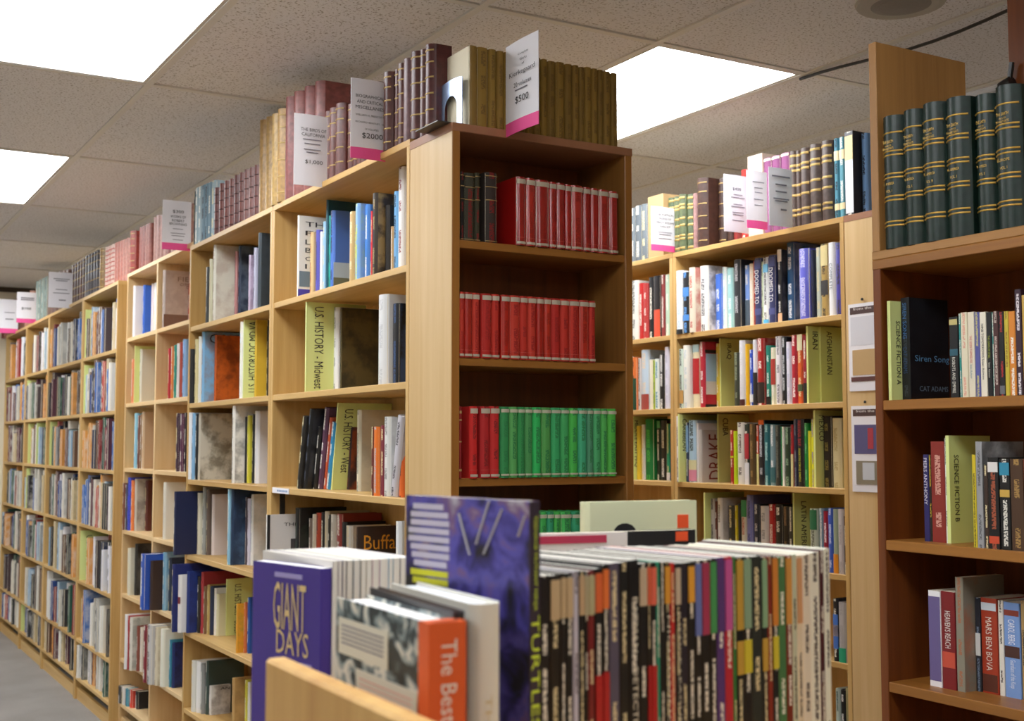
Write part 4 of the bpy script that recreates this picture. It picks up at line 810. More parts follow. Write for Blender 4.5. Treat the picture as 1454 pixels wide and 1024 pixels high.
bx(BZ[0], 'on the Middle East bookcase\'s first shelf', [(888, 402, '#d8d4c8', {'w': 7}), (896, 400, '#e4e4de', {'w': 12, 'ink': '#6a6a6a', 'st': ()}), (908.8, 403, '#c02a2c', {'w': 6}), (915, 403, '#b83a3a', {'w': 6, 'ink': '#f0e0d8'}), (923, 394.5, '#1e2026', {'w': 7}), (930, 393, '#1a1a20', {'w': 9, 'bands': (('#d8543a', .0, .45),)}), (940.5, 391, '#8a3a3c', {'w': 5}), (946.4, 391, '#bcd8c4', {'w': 7})])
bx(BZ[0], 'on the shelf above the Iraq divider', [
 (961.8, 385.5, '#eef0f4', {'w': 9, 'ink': '#c4d8ec', 'bands': (('#1a1a1e', 0, .07),)}), (971.3, 388, '#23262c', {'w': 9, 'ink': '#5a9ae0', 'bands': (('#4f8ed8', .2, .3), ('#4f8ed8', .6, .75))}), (980.5, 381, '#e8dcc8', {'w': 7.5, 'ink': '#c0504a', 'art': .8, 'd': .2}), (996, 379, '#f2f2f2', {'w': 11.5, 'ink': '#6a6a70', 'art': .8, 'd': .2}), (1018, 390, '#4a7ae0', {'w': 9, 'ink': '#e8ecf8'}), (1028.5, 380, '#eef2f2', {'w': 5, 'ink': '#a8d0d4', 'art': .9}), (1035, 382, '#a4d4d6', {'w': 9, 'ink': '#e8f4f4'}),
 (1044.4, 370, '#2c3038', {'w': 10, 'ink': '#b8b8c0'}), (1060.5, 377.6, '#7a9ee4', {'w': 6.5, 'bands': (('#4a5a6a', 0, .45),)}), (1067, 375.4, '#ecdcc4', {'w': 6}), (1073, 372, '#c04a34', {'w': 1.2}), (1074.3, 368, '#2e3564', {'w': 9.5, 'ink': '#2e3564', 'st': (('DOOMED TO', .34, .82, '#f4f4f8', .62),), 'bands': (('#4a5288', .84, .97), ('#4a5288', .18, .27)), 'lab': 'navy hardcover lettered DOOMED TO left of its twin'}), (1084.7, 372, '#c8d4b4', {'w': 1.8}), (1086.6, 366.6, '#eef2f4', {'w': 7.5, 'ink': '#2a2a34', 'bands': (('#7ac4ec', .78, .9), ('#5ab8e8', .03, .1))}), (1094.5, 363.7, '#2e3564', {'w': 9.5, 'ink': '#2e3564', 'st': (('DOOMED TO', .34, .82, '#f4f4f8', .62),), 'bands': (('#4a5288', .84, .97), ('#4a5288', .16, .25)), 'lab': 'navy hardcover lettered DOOMED TO right of its twin'}),
 (1107.4, 355.6, '#1a1a1e', {'w': 6, 'ink': '#d8d8d8', 'art': .1, 'bands': (('#f0e6d8', .84, 1), ('#e4b890', .02, .16)), 'd': .18}), (1120.8, 339, '#24507a', {'w': 10.5, 'd': .21, 'art': .2, 'ink': '#e4e8f0', 'lab': 'tall blue hardcover with torn jacket above the Iran divider'}), (1137.8, 355, '#5a5fd4', {'w': 15, 'k': 'loeb', 'ink': '#c8c8f0', 'lab': 'thick periwinkle hardcover above the Iran divider'}), (1155, 356, '#22284a', {'w': 4}), (1162.7, 352.7, '#c8d0c4', {'w': 7}), (1169.6, 348, '#b89a5a', {'w': 10, 'bands': (('#e4d49a', .7, .98), ('#3a3a3c', .3, .5))}), (1180.3, 346, '#eef0f4', {'w': 10, 'ink': '#eef0f4', 'st': (('COMPLETE', .36, .72, '#7a8690', .4),), 'lab': 'white hardcover lettered COMPLETE'}), (1190.8, 346, '#3a3aa4', {'w': 9, 'k': 'loeb'})])
bx(BZ[1], 'on the Middle East bookcase\'s second shelf', [(889, 507, '#e8e8ea', {'w': 6}), (896, 508, '#e0783a', {'w': 8, 'bands': (('#1f4a34', 0, .6),)}), (906.5, 509, '#d8d0cc', {'w': 4, 'ink': '#3a2a2a'}), (911, 497.5, '#c4d8ea', {'w': 11, 'bands': (('#a84a44', 0, .26),), 'ink': '#e8d8c4'}), (923, 511, '#ece4cc', {'w': 5}), (928, 512, '#a8c03a', {'w': 2.3}), (930.4, 510, '#e4ece8', {'w': 6.5, 'ink': '#2a8ab0'}), (937, 503, '#1c1e22', {'w': 7, 'ink': '#f0f0f0'}), (944.5, 493, '#dcdcf0', {'w': 7, 'ink': '#c4c4dc'})])
bx(BZ[1], 'on the shelf with the Iraq divider', [
 (965, 496, '#d0e0d4', {'w': 6, 'bands': (('#c89a5a', .08, .3),)}), (971, 491, '#ecece4', {'w': 8, 'ink': '#c8d4dc', 'd': .2}), (984.6, 490, '#e8dcb8', {'w': 9.5, 'ink': '#e8dcb8', 'bands': (('#b8242c', .22, .78), ('#a8c4c8', .88, 1)), 'lab': 'cream hardcover with red lettered panel left of the Iraq divider'}), (994.8, 486, '#b8283c', {'w': 6.5, 'ink': '#f4f0f0', 'art': 0, 'd': .19, 'cp': (('black_strip', '#1c1a1e', .02, 1, .83, .88), ('pale_panel', '#a8c8e4', .04, .4, .4, .82), ('photo_panel', '#3a302c', .4, 1, .42, .82), ('white_panel', '#dcd6d4', .04, 1, .2, .4), ('black_foot', '#1a1a1c', .02, 1, 0, .05)), 'lab': 'red hardcover with collage cover left of the Iraq divider'}), (1018, 488, '#e0c84a', {'w': 4}),
 (1023.5, 470.5, 0, {'div': 'IRAQ', 'lab': 'yellow-green section divider lettered Iraq', 'zt': (.70, .93), 'xt': .026, 'hl': .024, 'd': .2}),
 (1043.4, 501, '#3a4034', {'w': 7, 'ink': '#8a947a'}), (1051, 484, '#e4e4ea', {'w': 7.5, 'ink': '#d4d4dc', 'bands': (('#4a1a20', 0, .1),)}), (1059.6, 489, '#eab41e', {'w': 5.5, 'ink': '#eab41e'}), (1065.7, 497, '#2a50c4', {'w': 4.5, 'ink': '#e8ecf8', 'bands': (('#e8e8ea', .06, .2),)}), (1070.4, 483, '#e4e4ea', {'w': 6, 'bands': (('#1c1c20', 0, .5),), 'ink': '#d8d8e0'}), (1076.6, 481, '#a81e20', {'w': 10, 'ink': '#f0e8e0', 'bands': (('#2a1c1a', .03, .34),), 'art': .3}), (1089, 491, '#1f8a7a', {'w': 6.5, 'ink': '#e0ece4', 'bands': (('#1a1c1c', 0, .14),)}), (1096, 494, '#e4e4c8', {'w': 6.5, 'bands': (('#b03a34', .35, .8),)}), (1103, 478, '#e8e4ea', {'w': 8, 'ink': '#7a7a84'}), (1111.4, 479, '#1e2228', {'w': 6.5, 'ink': '#c8ccd0'}), (1118, 486, '#e0e0f0', {'w': 7, 'ink': '#c4c4e0'}), (1125.5, 476.7, '#b41e34', {'w': 8, 'ink': '#f4e8e4'}), (1134, 475.7, '#e0622a', {'w': 7.5, 'bands': (('#e4dcb4', .77, 1), ('#4a5a3a', .18, .28))}), (1142, 477, '#9c2238', {'w': 5.5, 'bands': (('#1c1a1e', 0, .3),)}),
 (1147.7, 456, 0, {'div': 'IRAN', 'lab': 'yellow-green Iran divider left of the Afghanistan divider', 'zt': (.70, .93), 'xt': .02, 'hl': .024, 'd': .2}),
 (1166, 454, 0, {'div': 'AFGHANISTAN', 'lab': 'yellow-green section divider lettered Afghanistan', 'zt': (.38, .94), 'xt': .026, 'hl': .024, 'd': .2}),
 (1197.5, 486, '#a8b04a', {'w': 6, 'k': 'soft', 'ink': '#a8b04a', 'sb': .02})], xmax=.1)
bx(BZ[2], 'on the Middle East bookcase\'s third shelf', [
 (891, 586.5, 0, {'div': 'MIDDLE EAST M-Q', 'lab': 'yellow-green Middle East M-Q divider by the end cap', 'zt': (.2, .93), 'xt': .028, 'hl': .02, 'd': .2}), (904, 605, '#e8c83a', {'w': 4, 'ink': '#e8c83a'}), (911, 603, '#e4e0dc', {'w': 4}), (916, 595, '#157a3a', {'w': 13, 'ink': '#4ab04a', 'k': 'cloth', 'lab': 'thick green clothbound book right of the Middle East divider'}), (932.5, 598, '#1c2a20', {'w': 5, 'bands': (('#4a9a5a', .88, 1),)}), (938, 597, '#1a1a1c', {'w': 8, 'ink': '#e4e4e4'}), (946.5, 602, '#1fa07a', {'w': 4.5, 'bands': (('#e8e8f0', 0, .14),)}), (951, 604, '#22346a', {'w': 4})])
bx(BZ[2], 'on the shelf with the Cuba divider', [
 (960.5, 591, '#e4e4ea', {'w': 3}), (963.5, 583, 0, {'div': 'CARIBBEAN', 'lab': 'yellow-green section divider lettered Caribbean', 'zt': (.46, .93), 'xt': .014, 'hl': .02, 'd': .2}),
 (973.8, 600, '#2a3a5a', {'w': 3.5, 'bands': (('#8ab0dc', .5, .95),)}), (977.6, 597, '#a8c8e0', {'w': 11.5, 'ink': '#2a3438', 'bands': (('#d88aa8', .02, .2), ('#d8d4a8', .2, .36))}), (989.7, 601, '#e0e0e4', {'w': 2}), (991.6, 610.6, '#c4c0bc', {'w': 4, 'd': .16, 'cat': 'book', 'lab': 'grey Drake hardcover facing out left of the Cuba divider', 'ink': '#c4c0bc'}),
 (1019, 583, 0, {'div': 'CUBA', 'lab': 'yellow-green section divider lettered Cuba', 'zt': (.68, .94), 'xt': .02, 'hl': .026, 'd': .2}),
 (1036.7, 611, '#b02a24', {'w': 4.5, 'ink': '#f0d8c0', 'bands': (('#d8e02a', .49, .52),)}), (1041.5, 612, '#c8e01e', {'w': 3, 'ink': '#c8e01e'}), (1046.8, 600, '#e8e4dc', {'w': 9.5, 'ink': '#4a3a38'}), (1057, 602, '#2c3a34', {'w': 6.5, 'bands': (('#b02c3a', .42, .84), ('#e4e4ea', 0, .36))}), (1064, 602, '#5a4424', {'w': 7, 'ink': '#9a7a4a'}), (1074, 604, '#d84a24', {'w': 3.2, 'bands': (('#e4dc9a', 0, .52),)}), (1077, 596.7, '#1c1e28', {'w': 8, 'ink': '#c4c8d4', 'bands': (('#e4621e', .93, 1),)}), (1085, 602, '#16646e', {'w': 7.5, 'ink': '#a8d4d4'}), (1093.3, 603, '#7a98a0', {'w': 7, 'ink': '#e8ecec', 'bands': (('#3a6a70', .05, .3),)}), (1100.5, 604, '#2a2c28', {'w': 7, 'ink': '#6a6c64'}), (1108.4, 606, '#1f9a5a', {'w': 2}), (1110.3, 606, '#e4e4dc', {'w': 3.2}), (1113.8, 607, '#1f3a2a', {'w': 8.5, 'ink': '#8aa88a'}), (1122.7, 603, '#b8242c', {'w': 3.2, 'bands': (('#dcd49a', 0, .52),)}), (1126.8, 595, '#1c2440', {'w': 5, 'ink': '#7a7a8a'}), (1132, 595, '#1a181c', {'w': 9, 'ink': '#1a181c', 'st': (('HAVANA BAY', .6, .97, '#c03a44', .5), ('MARTIN CRUZ SMITH', .08, .56, '#d8d43a', .3)), 'lab': 'black paperback with red and yellow spine letters left of the Mexico divider'}), (1141.9, 601, '#1a8a3c', {'w': 5.2, 'ink': '#7ac48a'}), (1147.3, 612, '#dcd82a', {'w': 4.5, 'ink': '#dcd82a'}), (1152, 595.5, '#e4e02a', {'w': 4, 'ink': '#7a6ac0'}),
 (1156, 578.5, 0, {'div': 'MEXICO', 'lab': 'yellow-green section divider lettered Mexico', 'zt': (.6, .93), 'xt': .016, 'hl': .024, 'd': .2}),
 (1168.5, 591, '#241c12', {'w': 12, 'ink': '#8a7a3a', 'k': 'cloth'}), (1181.5, 594, '#d8cfa4', {'w': 12.5, 'ink': '#b8a878', 'art': .2, 'lab': 'thick cream hardcover right of the Mexico divider'}), (1197, 610, '#c8b468', {'w': 4.5}), (1202, 612, '#dccfae', {'w': 4.5})])
bx(BZ[3], 'on the shelf with the Latin America divider', [
 (998.7, 699.5, 0, {'div': '', 'lab': 'blank olive divider left of the Latin America divider', 'd': .19}), (1007.7, 708, '#b8b4b0', {'w': 6}), (1014, 712, '#5a2a22', {'w': 3}), (1017.7, 707, '#dcd8d4', {'w': 6, 'art': .3, 'ink': '#6a665e', 'd': .19}), (1033, 718, '#3a3a34', {'w': 7, 'sb': .06}), (1042, 717.7, '#d4c41e', {'w': 3.5}), (1046.5, 715, '#2a2a28', {'w': 4}), (1051, 710, '#d8d4c4', {'w': 7.5, 'ink': '#b86a5a', 'bands': (('#2f8a54', .72, 1),)}), (1058.8, 703, '#7a80c4', {'w': 8, 'ink': '#2a2a5a', 'art': .2, 'd': .2}), (1068.8, 716, '#232c40', {'w': 8, 'ink': '#c8ccd8'}), (1077.8, 718.5, '#dcdee4', {'w': 11, 'ink': '#9aa0ac'}), (1090, 716, '#b81e24', {'w': 8.5, 'ink': '#f4ece8'}), (1099, 716, '#1c1c1c', {'w': 10, 'ink': '#f0f0ec'}), (1110, 719, '#2a241e', {'w': 8, 'ink': '#8a6a4a'}), (1118.5, 720, '#3a3a34', {'w': 5.5}),
 (1124.8, 700, 0, {'div': 'LATIN AMERICA', 'lab': 'yellow-green section divider lettered Latin America', 'zt': (.12, .88), 'xt': .03, 'hl': .024, 'd': .2}),
 (1148, 722, '#c4ccb8', {'w': 10, 'ink': '#4a4a3a', 'bands': (('#1f6a44', .66, .98),)}), (1161, 722, '#7a9cb4', {'w': 6}), (1167, 726, '#9c1434', {'w': 6.5, 'ink': '#f0e4e8'}), (1173.5, 721.6, '#3a5cc0', {'w': 7, 'ink': '#d4dcf4'}), (1180.7, 723, '#9aa890', {'w': 7, 'ink': '#9aa890', 'bands': (('#d88a1e', 0, .3),)}), (1187.8, 723, '#c4bcbc', {'w': 7.5, 'ink': '#a49c9c'}), (1195.7, 733, '#3a2a24', {'w': 5, 'ink': '#e4d4b8'}), (1201, 721.6, '#3a2428', {'w': 8, 'ink': '#b89aa0'})])
bx(BZ[4], 'on the lowest aisle shelf but one', [(1178.5, 850, '#1e1e24', {'w': 7, 'bands': (('#4a7ad0', .2, .75), ('#c8b8b8', .4, .58))}), (1186, 855, '#b8b4b4', {'w': 10, 'ink': '#a8a4a4', 'bands': (('#1aa07a', 0, .24),)}), (1197.5, 850, '#3a3030', {'w': 4}), (1202, 846, '#17171a', {'w': 8, 'ink': '#e8e8e8'})])
bx(BZ[5], 'on the lowest visible aisle shelf', [(1180, 978, '#b8c8c0', {'w': 6, 'ink': '#2a4a4a'}), (1187, 980, '#1c1e20', {'w': 6.5, 'ink': '#e4e4e4'}), (1194, 977, '#9a946a', {'w': 12, 'ink': '#8a845a'}), (1207, 988, '#1a1a1c', {'w': 4})])
# lettering on the Drake cover
dk = [q for q in bpy.data.objects if q.get('label', '').startswith('grey Drake')][0]
hD = max(v.co.z for v in cv(dk).data.vertices); tD = -min(v.co.y for v in cv(dk).data.vertices); dD = max(v.co.x for v in cv(dk).data.vertices)
lettering(dk, [('DRAKE', (dD * .62, -tD - .001, hD * .06), (0, 0, hD * .86), (-dD * .4, 0, 0))], pm('#7a2a1e', .5))

# notices pinned on the end cap side
def notice(px0, px1, yt, yb, label, pics):
    X = XB; Ya = X / ratio(px0); Yb = X / ratio(px1); z1 = zat(px0, yt, (X, Ya)); z0 = zat(px0, yb, (X, Ya)); wv, h = Ya - Yb, z1 - z0
    root = empty('paper_notice', (X - .0035, Ya, z0)); root.rotation_euler.z = -math.pi / 2; tag(root, label, 'notice', 'notices pinned to the end cap')
    box('sheet', (0, 0, 0), (wv, .0012, h), PAPER, root)
    box('header', (wv * .05, -.0006, h * .88), (wv * .95, .0002, h * .96), pm('#4a3434'), root)
    lettering(root, [('from the', (wv * .14, -.0011, h * .925), (wv * .5, 0, 0), (0, 0, h * .03))], pm('#e8e0dc'))
    for k, (nm, c, a, b_, p, q) in enumerate(pics): box(nm, (wv * a, -.0006 - .0005 * k, h * p), (wv * b_, .0002, h * q), pm(c), root)
    MB().lathe([(.004, 0), (.004, .006), (.002, .008)], (0, 0, 0), 8).build('push_pin', pm('#2a2a2c'), root).location = (wv * .4, -.002, h * 1.03)
notice(1209, 1262, 433, 556, 'white notice pinned on the pale panel, upper of two', [('map_picture', '#d4d4dc', .06, .95, .52, .85), ('book_photo', '#c0a070', .1, .8, .18, .47), ('footer', '#5a3434', .06, .95, .11, .16)])
notice(1210.5, 1263, 577, 698, 'white notice pinned on the pale panel, lower of two', [('crowd_photo', '#5a5684', .08, .92, .44, .78), ('red_figure', '#b03a4a', .45, .6, .5, .74), ('newspaper_photo', '#8a8270', .12, .9, .09, .36), ('pale_page', '#c8ccd4', .3, .62, .14, .34)])

# ------------------------------------------------------------------ brown bookcase of science fiction
GG = (GILT, (.17, .20, .36, .39, .53, .56, .70, .73, .87), .0018)
green = []
for x, yt, w_ in ((1263.3, 172, 29), (1293, 163, 27), (1321, 154, 31), (1354.8, 147, 33), (1397, 142, 28), (1426, 131, 36)):
    green.append((x, yt, '#142a22', {'w': w_, 'tm': .1, 'gilt': GG, 'd': .19}))
gr = rowX(XR, .392, green, 'in the green gilt set on the brown bookcase', 'bound volume', 'green leather set', 'leather', dmax=.21, setb=.012, xmax=.06)
VOLN = ['VOL. I', 'VOL. II', 'VOL. III', 'VOL. I', 'VOL. II', 'VOL. I']; SUB = ['S. AMERICA', 'N. AMERICA', 'N. AMERICA', 'N. AMERICA', 'N. AMERICA', 'EUROPE']
for i, (root, X, Y, t, h, dep) in enumerate(gr):
    e = .3 * t + .0012
    def ln(s, zf, wf, hf): return (s, (-e * .93, t * wf / 2, zf * h), (0, -t * wf, 0), (0, 0, hf * h))
    lettering(root, [ln('THE EARTH', .79 - .0, .5, .022), ln('AND ITS', .765, .3, .012), ln('INHABITANTS', .74, .52, .018), ln(SUB[i], .475, .5, .02), ln(VOLN[i], .42, .3, .02)], GILT)
SF = dict(kind='soft', dmax=.2, dfac=.62, fmt='paperback', xmax=.1, bay=RBY)
o = rowX(XR, RZ[0], [
 (1264.5, 428, 0, {'div': 'SCIENCE FICTION A', 'lab': 'yellow-green Science Fiction A divider', 'zt': (.16, .8), 'xt': .014, 'hl': .012, 'd': .12, 'sb': .012}),
 (1282.7, 424, '#15171c', {'w': 12, 'art': .12, 'ink': '#3a4048', 'd': .115, 'st': (('SIREN SONG', .6, .95, '#4a78b0', .45), ('CAT ADAMS', .26, .52, '#3a567e', .45)), 'ct': (('#6aa0cc', [('Siren Song', .12, 1.0, .36, .44)]), ('#7a92a8', [('CAT ADAMS', .22, .95, .09, .14)])), 'lab': 'black Siren Song paperback beside the Science Fiction A divider'}),
 (1351.5, 451, '#131316', {'w': 12, 'ink': '#131316', 'st': (('ROBOTS AND EMPIRE', .06, .5, '#e8e4d8', .36),), 'bands': (('#c8b878', .9, .97), ('#2a5a6a', .52, .6)), 'lab': 'black paperback with white title right of Siren Song'}), (1365, 446, '#2a8a84', {'w': 2.5}), (1368, 444.5, '#e6dcc0', {'w': 9, 'ink': '#e0a890'}), (1378, 444, '#e6dcc4', {'w': 9, 'ink': '#e6dcc4', 'st': (('THE GODS THEMSELVES', .4, .72, '#c8402a', .36), ('Isaac Asimov', .22, .38, '#3a7a98', .34)), 'lab': 'cream The Gods Themselves paperback'}), (1387.6, 444, '#5a5c9c', {'w': 7, 'ink': '#c8c070'}), (1395, 444, '#ece4d0', {'w': 9, 'ink': '#ece4d0', 'st': (('NINE TOMORROWS', .46, .86, '#2a2620', .36), ('Isaac Asimov', .2, .44, '#2a2620', .34)), 'lab': 'cream Nine Tomorrows paperback'}), (1404.6, 444, '#14161a', {'w': 7.5, 'ink': '#14161a', 'st': (('THE CAVES OF STEEL', .45, .72, '#a8b43a', .36), ('Isaac Asimov', .22, .4, '#d8d4c4', .34)), 'lab': 'black Caves of Steel paperback'}), (1412.4, 444, '#3a8a80', {'w': 1.6}), (1414, 443, '#4a2a2a', {'w': 7.5, 'ink': '#c8b4a8'}), (1422, 444, '#1a1a1c', {'w': 7.5, 'ink': '#b02a2a', 'bands': (('#6a6a6e', .02, .12),)}), (1430, 443, '#c8b43a', {'w': 6, 'ink': '#8a6a2a'}), (1436.4, 443, '#d8862e', {'w': 9.5, 'ink': '#f4ece0'}), (1446, 412, '#341c2c', {'w': 9, 'ink': '#e8e0e4'}), (1456, 420, '#c8a050', {'w': 12})], 'on the Science Fiction A shelf', **SF)
o = rowX(XR, RZ[1], [
 (1309.8, 645.6, '#2e2a66', {'w': 7.5, 'ink': '#2e2a66', 'st': (('PIERS ANTHONY', .42, .96, '#e8e4f0', .6),), 'lab': 'indigo Piers Anthony paperback', 'sb': .05}), (1317.5, 646, '#1c1a14', {'w': 4, 'ink': '#c8b030'}), (1321, 627, '#8a2c24', {'w': 19, 'ink': '#d8a090', 'd': .11, 'tm': .04, 'lab': 'thick red-brown paperback left of the Science Fiction B divider'}), (1340.5, 622, '#e4e4e0', {'w': 2}),
 (1343.5, 618.6, 0, {'div': 'SCIENCE FICTION B', 'lab': 'yellow-green Science Fiction B divider', 'zt': (.2, .82), 'xt': .012, 'hl': .013, 'd': .12}),
 (1379, 645.6, '#d8c02a', {'w': 5, 'ink': '#3a3a1a'}), (1384.4, 627, '#9a9a9c', {'w': 9, 'ink': '#5a5a5c', 'art': .9, 'd': .12}), (1395, 660, '#3a2a24', {'w': 6}), (1401, 649.7, '#151517', {'w': 15, 'ink': '#a8563a', 'bands': (('#c84a2a', .06, .14), ('#e4e0dc', .84, .95))}), (1417.6, 651.8, '#141416', {'w': 14.5, 'ink': '#e4e0d4', 'bands': (('#2f8aa8', .82, .96), ('#c8a24a', .58, .66))}), (1433, 652, '#4a3222', {'w': 18, 'ink': '#a8844a', 'tm': .05}), (1452, 652, '#8a3a2a', {'w': 12})], 'on the Science Fiction B shelf', **SF)
o = rowX(XR, RZ[2], [
 (1312.7, 838.3, '#ece8ea', {'w': 17, 'ink': '#ece8ea', 'bands': (('#6a5c8c', .06, .94),), 'sb': .045}), (1330.5, 839.5, '#7c1c20', {'w': 19, 'ink': '#7c1c20', 'st': (("HEAVEN'S REACH", .42, .8, '#e8dcd4', .42),), 'bands': (('#c8503a', .22, .38),), 'lab': "dark red Heaven's Reach paperback"}), (1351, 819.6, '#8a8474', {'w': 11, 'ink': '#a86a4a', 'art': .8, 'd': .12, 'lab': 'tall grey-tan paperback on the lowest science fiction shelf'}), (1378, 848.6, '#2a2c34', {'w': 7, 'ink': '#7a8aa0', 'bands': (('#d8d8d4', .38, .62),)}), (1386.5, 848.6, '#a83a20', {'w': 22, 'ink': '#a83a20', 'tm': .05, 'st': (('MARS BEN BOVA', .24, .8, '#f0e0d0', .38),), 'bands': (('#5a2a1c', .02, .2), ('#d8e0e8', .87, .95)), 'lab': 'orange-red Mars Ben Bova paperback'}), (1410.5, 852.8, '#e4dcd0', {'w': 7, 'ink': '#3a342e'}), (1418.4, 855, '#7a9cd4', {'w': 22, 'ink': '#7a9cd4', 'tm': .05, 'st': (('CAROL BERG', .56, .82, '#f4f4f8', .42), ('Guardians of the Keep', .1, .4, '#e8ecf4', .42)), 'bands': (('#8a3a2a', .86, .92), ('#4a2a24', .42, .54)), 'lab': 'light blue Carol Berg paperback'}), (1442.4, 853, '#a88a5a', {'w': 6}), (1449, 852, '#ece8e4', {'w': 10})], 'on the lowest science fiction shelf', **SF)

# ------------------------------------------------------------------ comic bin in the foreground
BASE = CAMZ - .385
def row_plane(P0, P1):
    r = (P1 - P0); r.z = 0; r.normalize(); dp = Vector((-r.y, r.x, 0))
    return r, dp
def hit(x, P0, r):
    d = ray(x, 630); n = Vector((-r.y, r.x, 0)); return d * (P0.dot(n) / Vector((d.x, d.y, 0)).dot(n))
P0 = onD(770, 630, 1.05); P1 = onD(1175, 630, 1.32); P0.z = P1.z = 0
r, dp = row_plane(P0, P1); ang = math.atan2(dp.y, dp.x)
cx = [766, 780.8, 795.5, 803.6, 813.4, 821.6, 829.7, 834.6, 843.8, 854.8, 864, 878.7, 891.7, 906.4, 917.8, 922.7, 930.9, 935.8, 942, 950.4, 957, 965, 975, 984.7, 994.3, 1005.7, 1015.5, 1026.9, 1038, 1043, 1053, 1064.4, 1079, 1087, 1093.8, 1102, 1113, 1121.5, 1128.7, 1136, 1147.6, 1160.7, 1167, 1175.5]
cyt = [(766, 817), (830, 811), (864, 800), (892, 796), (906, 800), (965, 799), (1005, 794), (1040, 791), (1120, 789), (1136, 787), (1147, 784), (1161, 781), (1175, 778)]
def lerp(x):
    for (a, p), (b_, q) in zip(cyt, cyt[1:]):
        if x <= b_: return p + (q - p) * (x - a) / (b_ - a)
    return 778
CC = {780.8: '#c8b08a', 795.5: '#c8b08a', 803.6: '#c8b08a', 821.6: '#c4a884', 829.7: '#b8b090', 834.6: '#b8b08a', 843.8: '#e06a3a', 854.8: '#e87a3a', 906.4: '#c8b49a', 917.8: '#e86a48', 922.7: '#e8705a', 942: '#e0a03a', 957: '#c8b8a0', 975: '#e8a83a', 984.7: '#6a78b8', 994.3: '#a83a5a', 1005.7: '#4a9a5a', 1015.5: '#5a3a7a', 1026.9: '#c85aa0', 1043: '#c8a040', 1053: '#8aa88a', 1079: '#8ab08a', 1093.8: '#d88a3a', 1113: '#d89a4a', 1128.7: '#d8a070'}
BODY = {813.4: '#c8c4d4', 864: '#5a5468', 930.9: '#2a9a7a', 950.4: '#c82a2a', 1015.5: '#5a3a7a', 1026.9: '#c02a3a', 1038: '#3a7a3a', 1064.4: '#2c302c', 1087: '#8a2c1c', 1102: '#4a7a4a', 1113: '#7a2818', 1121.5: '#ccd0b4', 1136: '#ece0cc', 1147.6: '#f0ecdc', 1160.7: '#4a1a22', 1167: '#eeeede', 834.6: '#7a2226', 1128.7: '#e8d8bc', 965: '#2a2430'}
KCOL = ['third', 'x']
for i, x in enumerate(cx[:-1]):
    a, b_ = hit(x, P0, r), hit(cx[i + 1], P0, r); t = (b_ - a).length - .0008; m = (a + b_) / 2
    zt = zat((x + cx[i + 1]) / 2, lerp(x) + random.uniform(-1.5, 1.5), m); h = zt - BASE
    body = BODY.get(x, random.choice(['#1a1a1c', '#16161a', '#1e1a1c', '#201c1a'])); light = body in ('#ccd0b4', '#ece0cc', '#f0ecdc', '#eeeede', '#e8d8bc', '#c8c4d4')
    bands = []
    if x in CC: bands = [(CC[x], .86, .985)] if x < 980 else [(CC[x], .74, .99)]
    if x in (1043, 1053, 1079, 1093.8): bands.append((random.choice(['#c890a8', '#c8a040', '#d8c83a']), .58, .7))
    if x in (843.8, 917.8, 922.7, 854.8): bands.append(('#b01e22', .42, .66))
    ink = '#3a2a2a' if light else random.choice(['#faf4e6', '#faf4e6', '#faf4e6', '#ecdcae'])
    bk = book((m.x, m.y, BASE), ang, t, .168, h, body, f"{cname(CC[x]) + '-topped ' if x in CC else ''}{cname(body)}-spined comic, {ordn(len(cx) - 2 - i)} from right in the bin", 'comic', 'comics standing in the bin', 'comic', ink, 0, bands, 0, 'comic_book', '#e8e2d4')
    if x == 891.7: spine_text(bk, t, h, 'BATMAN - DETECTIVE COMICS', .25, .88, '#eae4d2', .5)
    if x == 942: spine_text(bk, t, h, 'NIGHTWING', .45, .82, '#eae4d2', .5)
    if x == 957: spine_text(bk, t, h, 'JUSTICE LEAGUE DARK', .3, .84, '#eae4d2', .55)
# helper for a book whose near board shows: px of its far top corner and of its spine top corner at given depths
def faced(xf, yf, df, xn, dn, t, c, label, **k):
    a = onD(xf, 630, df); b_ = onD(xn, 630, dn); a.z = b_.z = 0
    dr = (a - b_).normalized(); wv = (a - b_).length; ang = math.atan2(dr.y, dr.x)   # local +x runs from spine to fore-edge
    zt = zat(xf, yf, a); side = Vector((-dr.y, dr.x, 0))                          # local +y
    # visible board is the one with local +y or -y facing the camera
    s = 1 if side.dot(-b_) > 0 else -1
    loc = b_ - side * (s * t / 2)
    root = book((loc.x, loc.y, BASE), ang, t, wv, zt - BASE, c, label, **k)
    return root, s, wv, zt - BASE, t
def face_items(root, s, t, items, c, nm='lettering'):
    """items: (text, x0, x1, z0, z1) in metres from spine on the visible board, read left to right from outside"""
    out = []
    for q, x0, x1, z0, z1 in items:
        if s > 0: out.append((q, (x1, t / 2 + .001, z0), (x0 - x1, 0, 0), (0, 0, z1 - z0)))
        else: out.append((q, (x0, -t / 2 - .001, z0), (x1 - x0, 0, 0), (0, 0, z1 - z0)))
    return lettering(root, out, pm(c, .5), nm)
def face_panel(root, s, t, nm, c, x0, x1, z0, z1, lift=.0008):
    y = s * (t / 2); return box(nm, (x0, y - s * .0003, z0), (x1, y + s * lift, z1), c if not isinstance(c, str) else pm(c, .5), cv(root))
# purple comic at the back left of the bin: fore-edge towards the camera
root, s, wv, h, t = faced(362, 796, 1.36, 458, 1.27, .016, '#43308f', 'purple Giant Days comic facing out at the left of the bin', cat='comic', group=None, kind='comic', ink='#43308f', name='comic_book', pages='#eeeaf0')
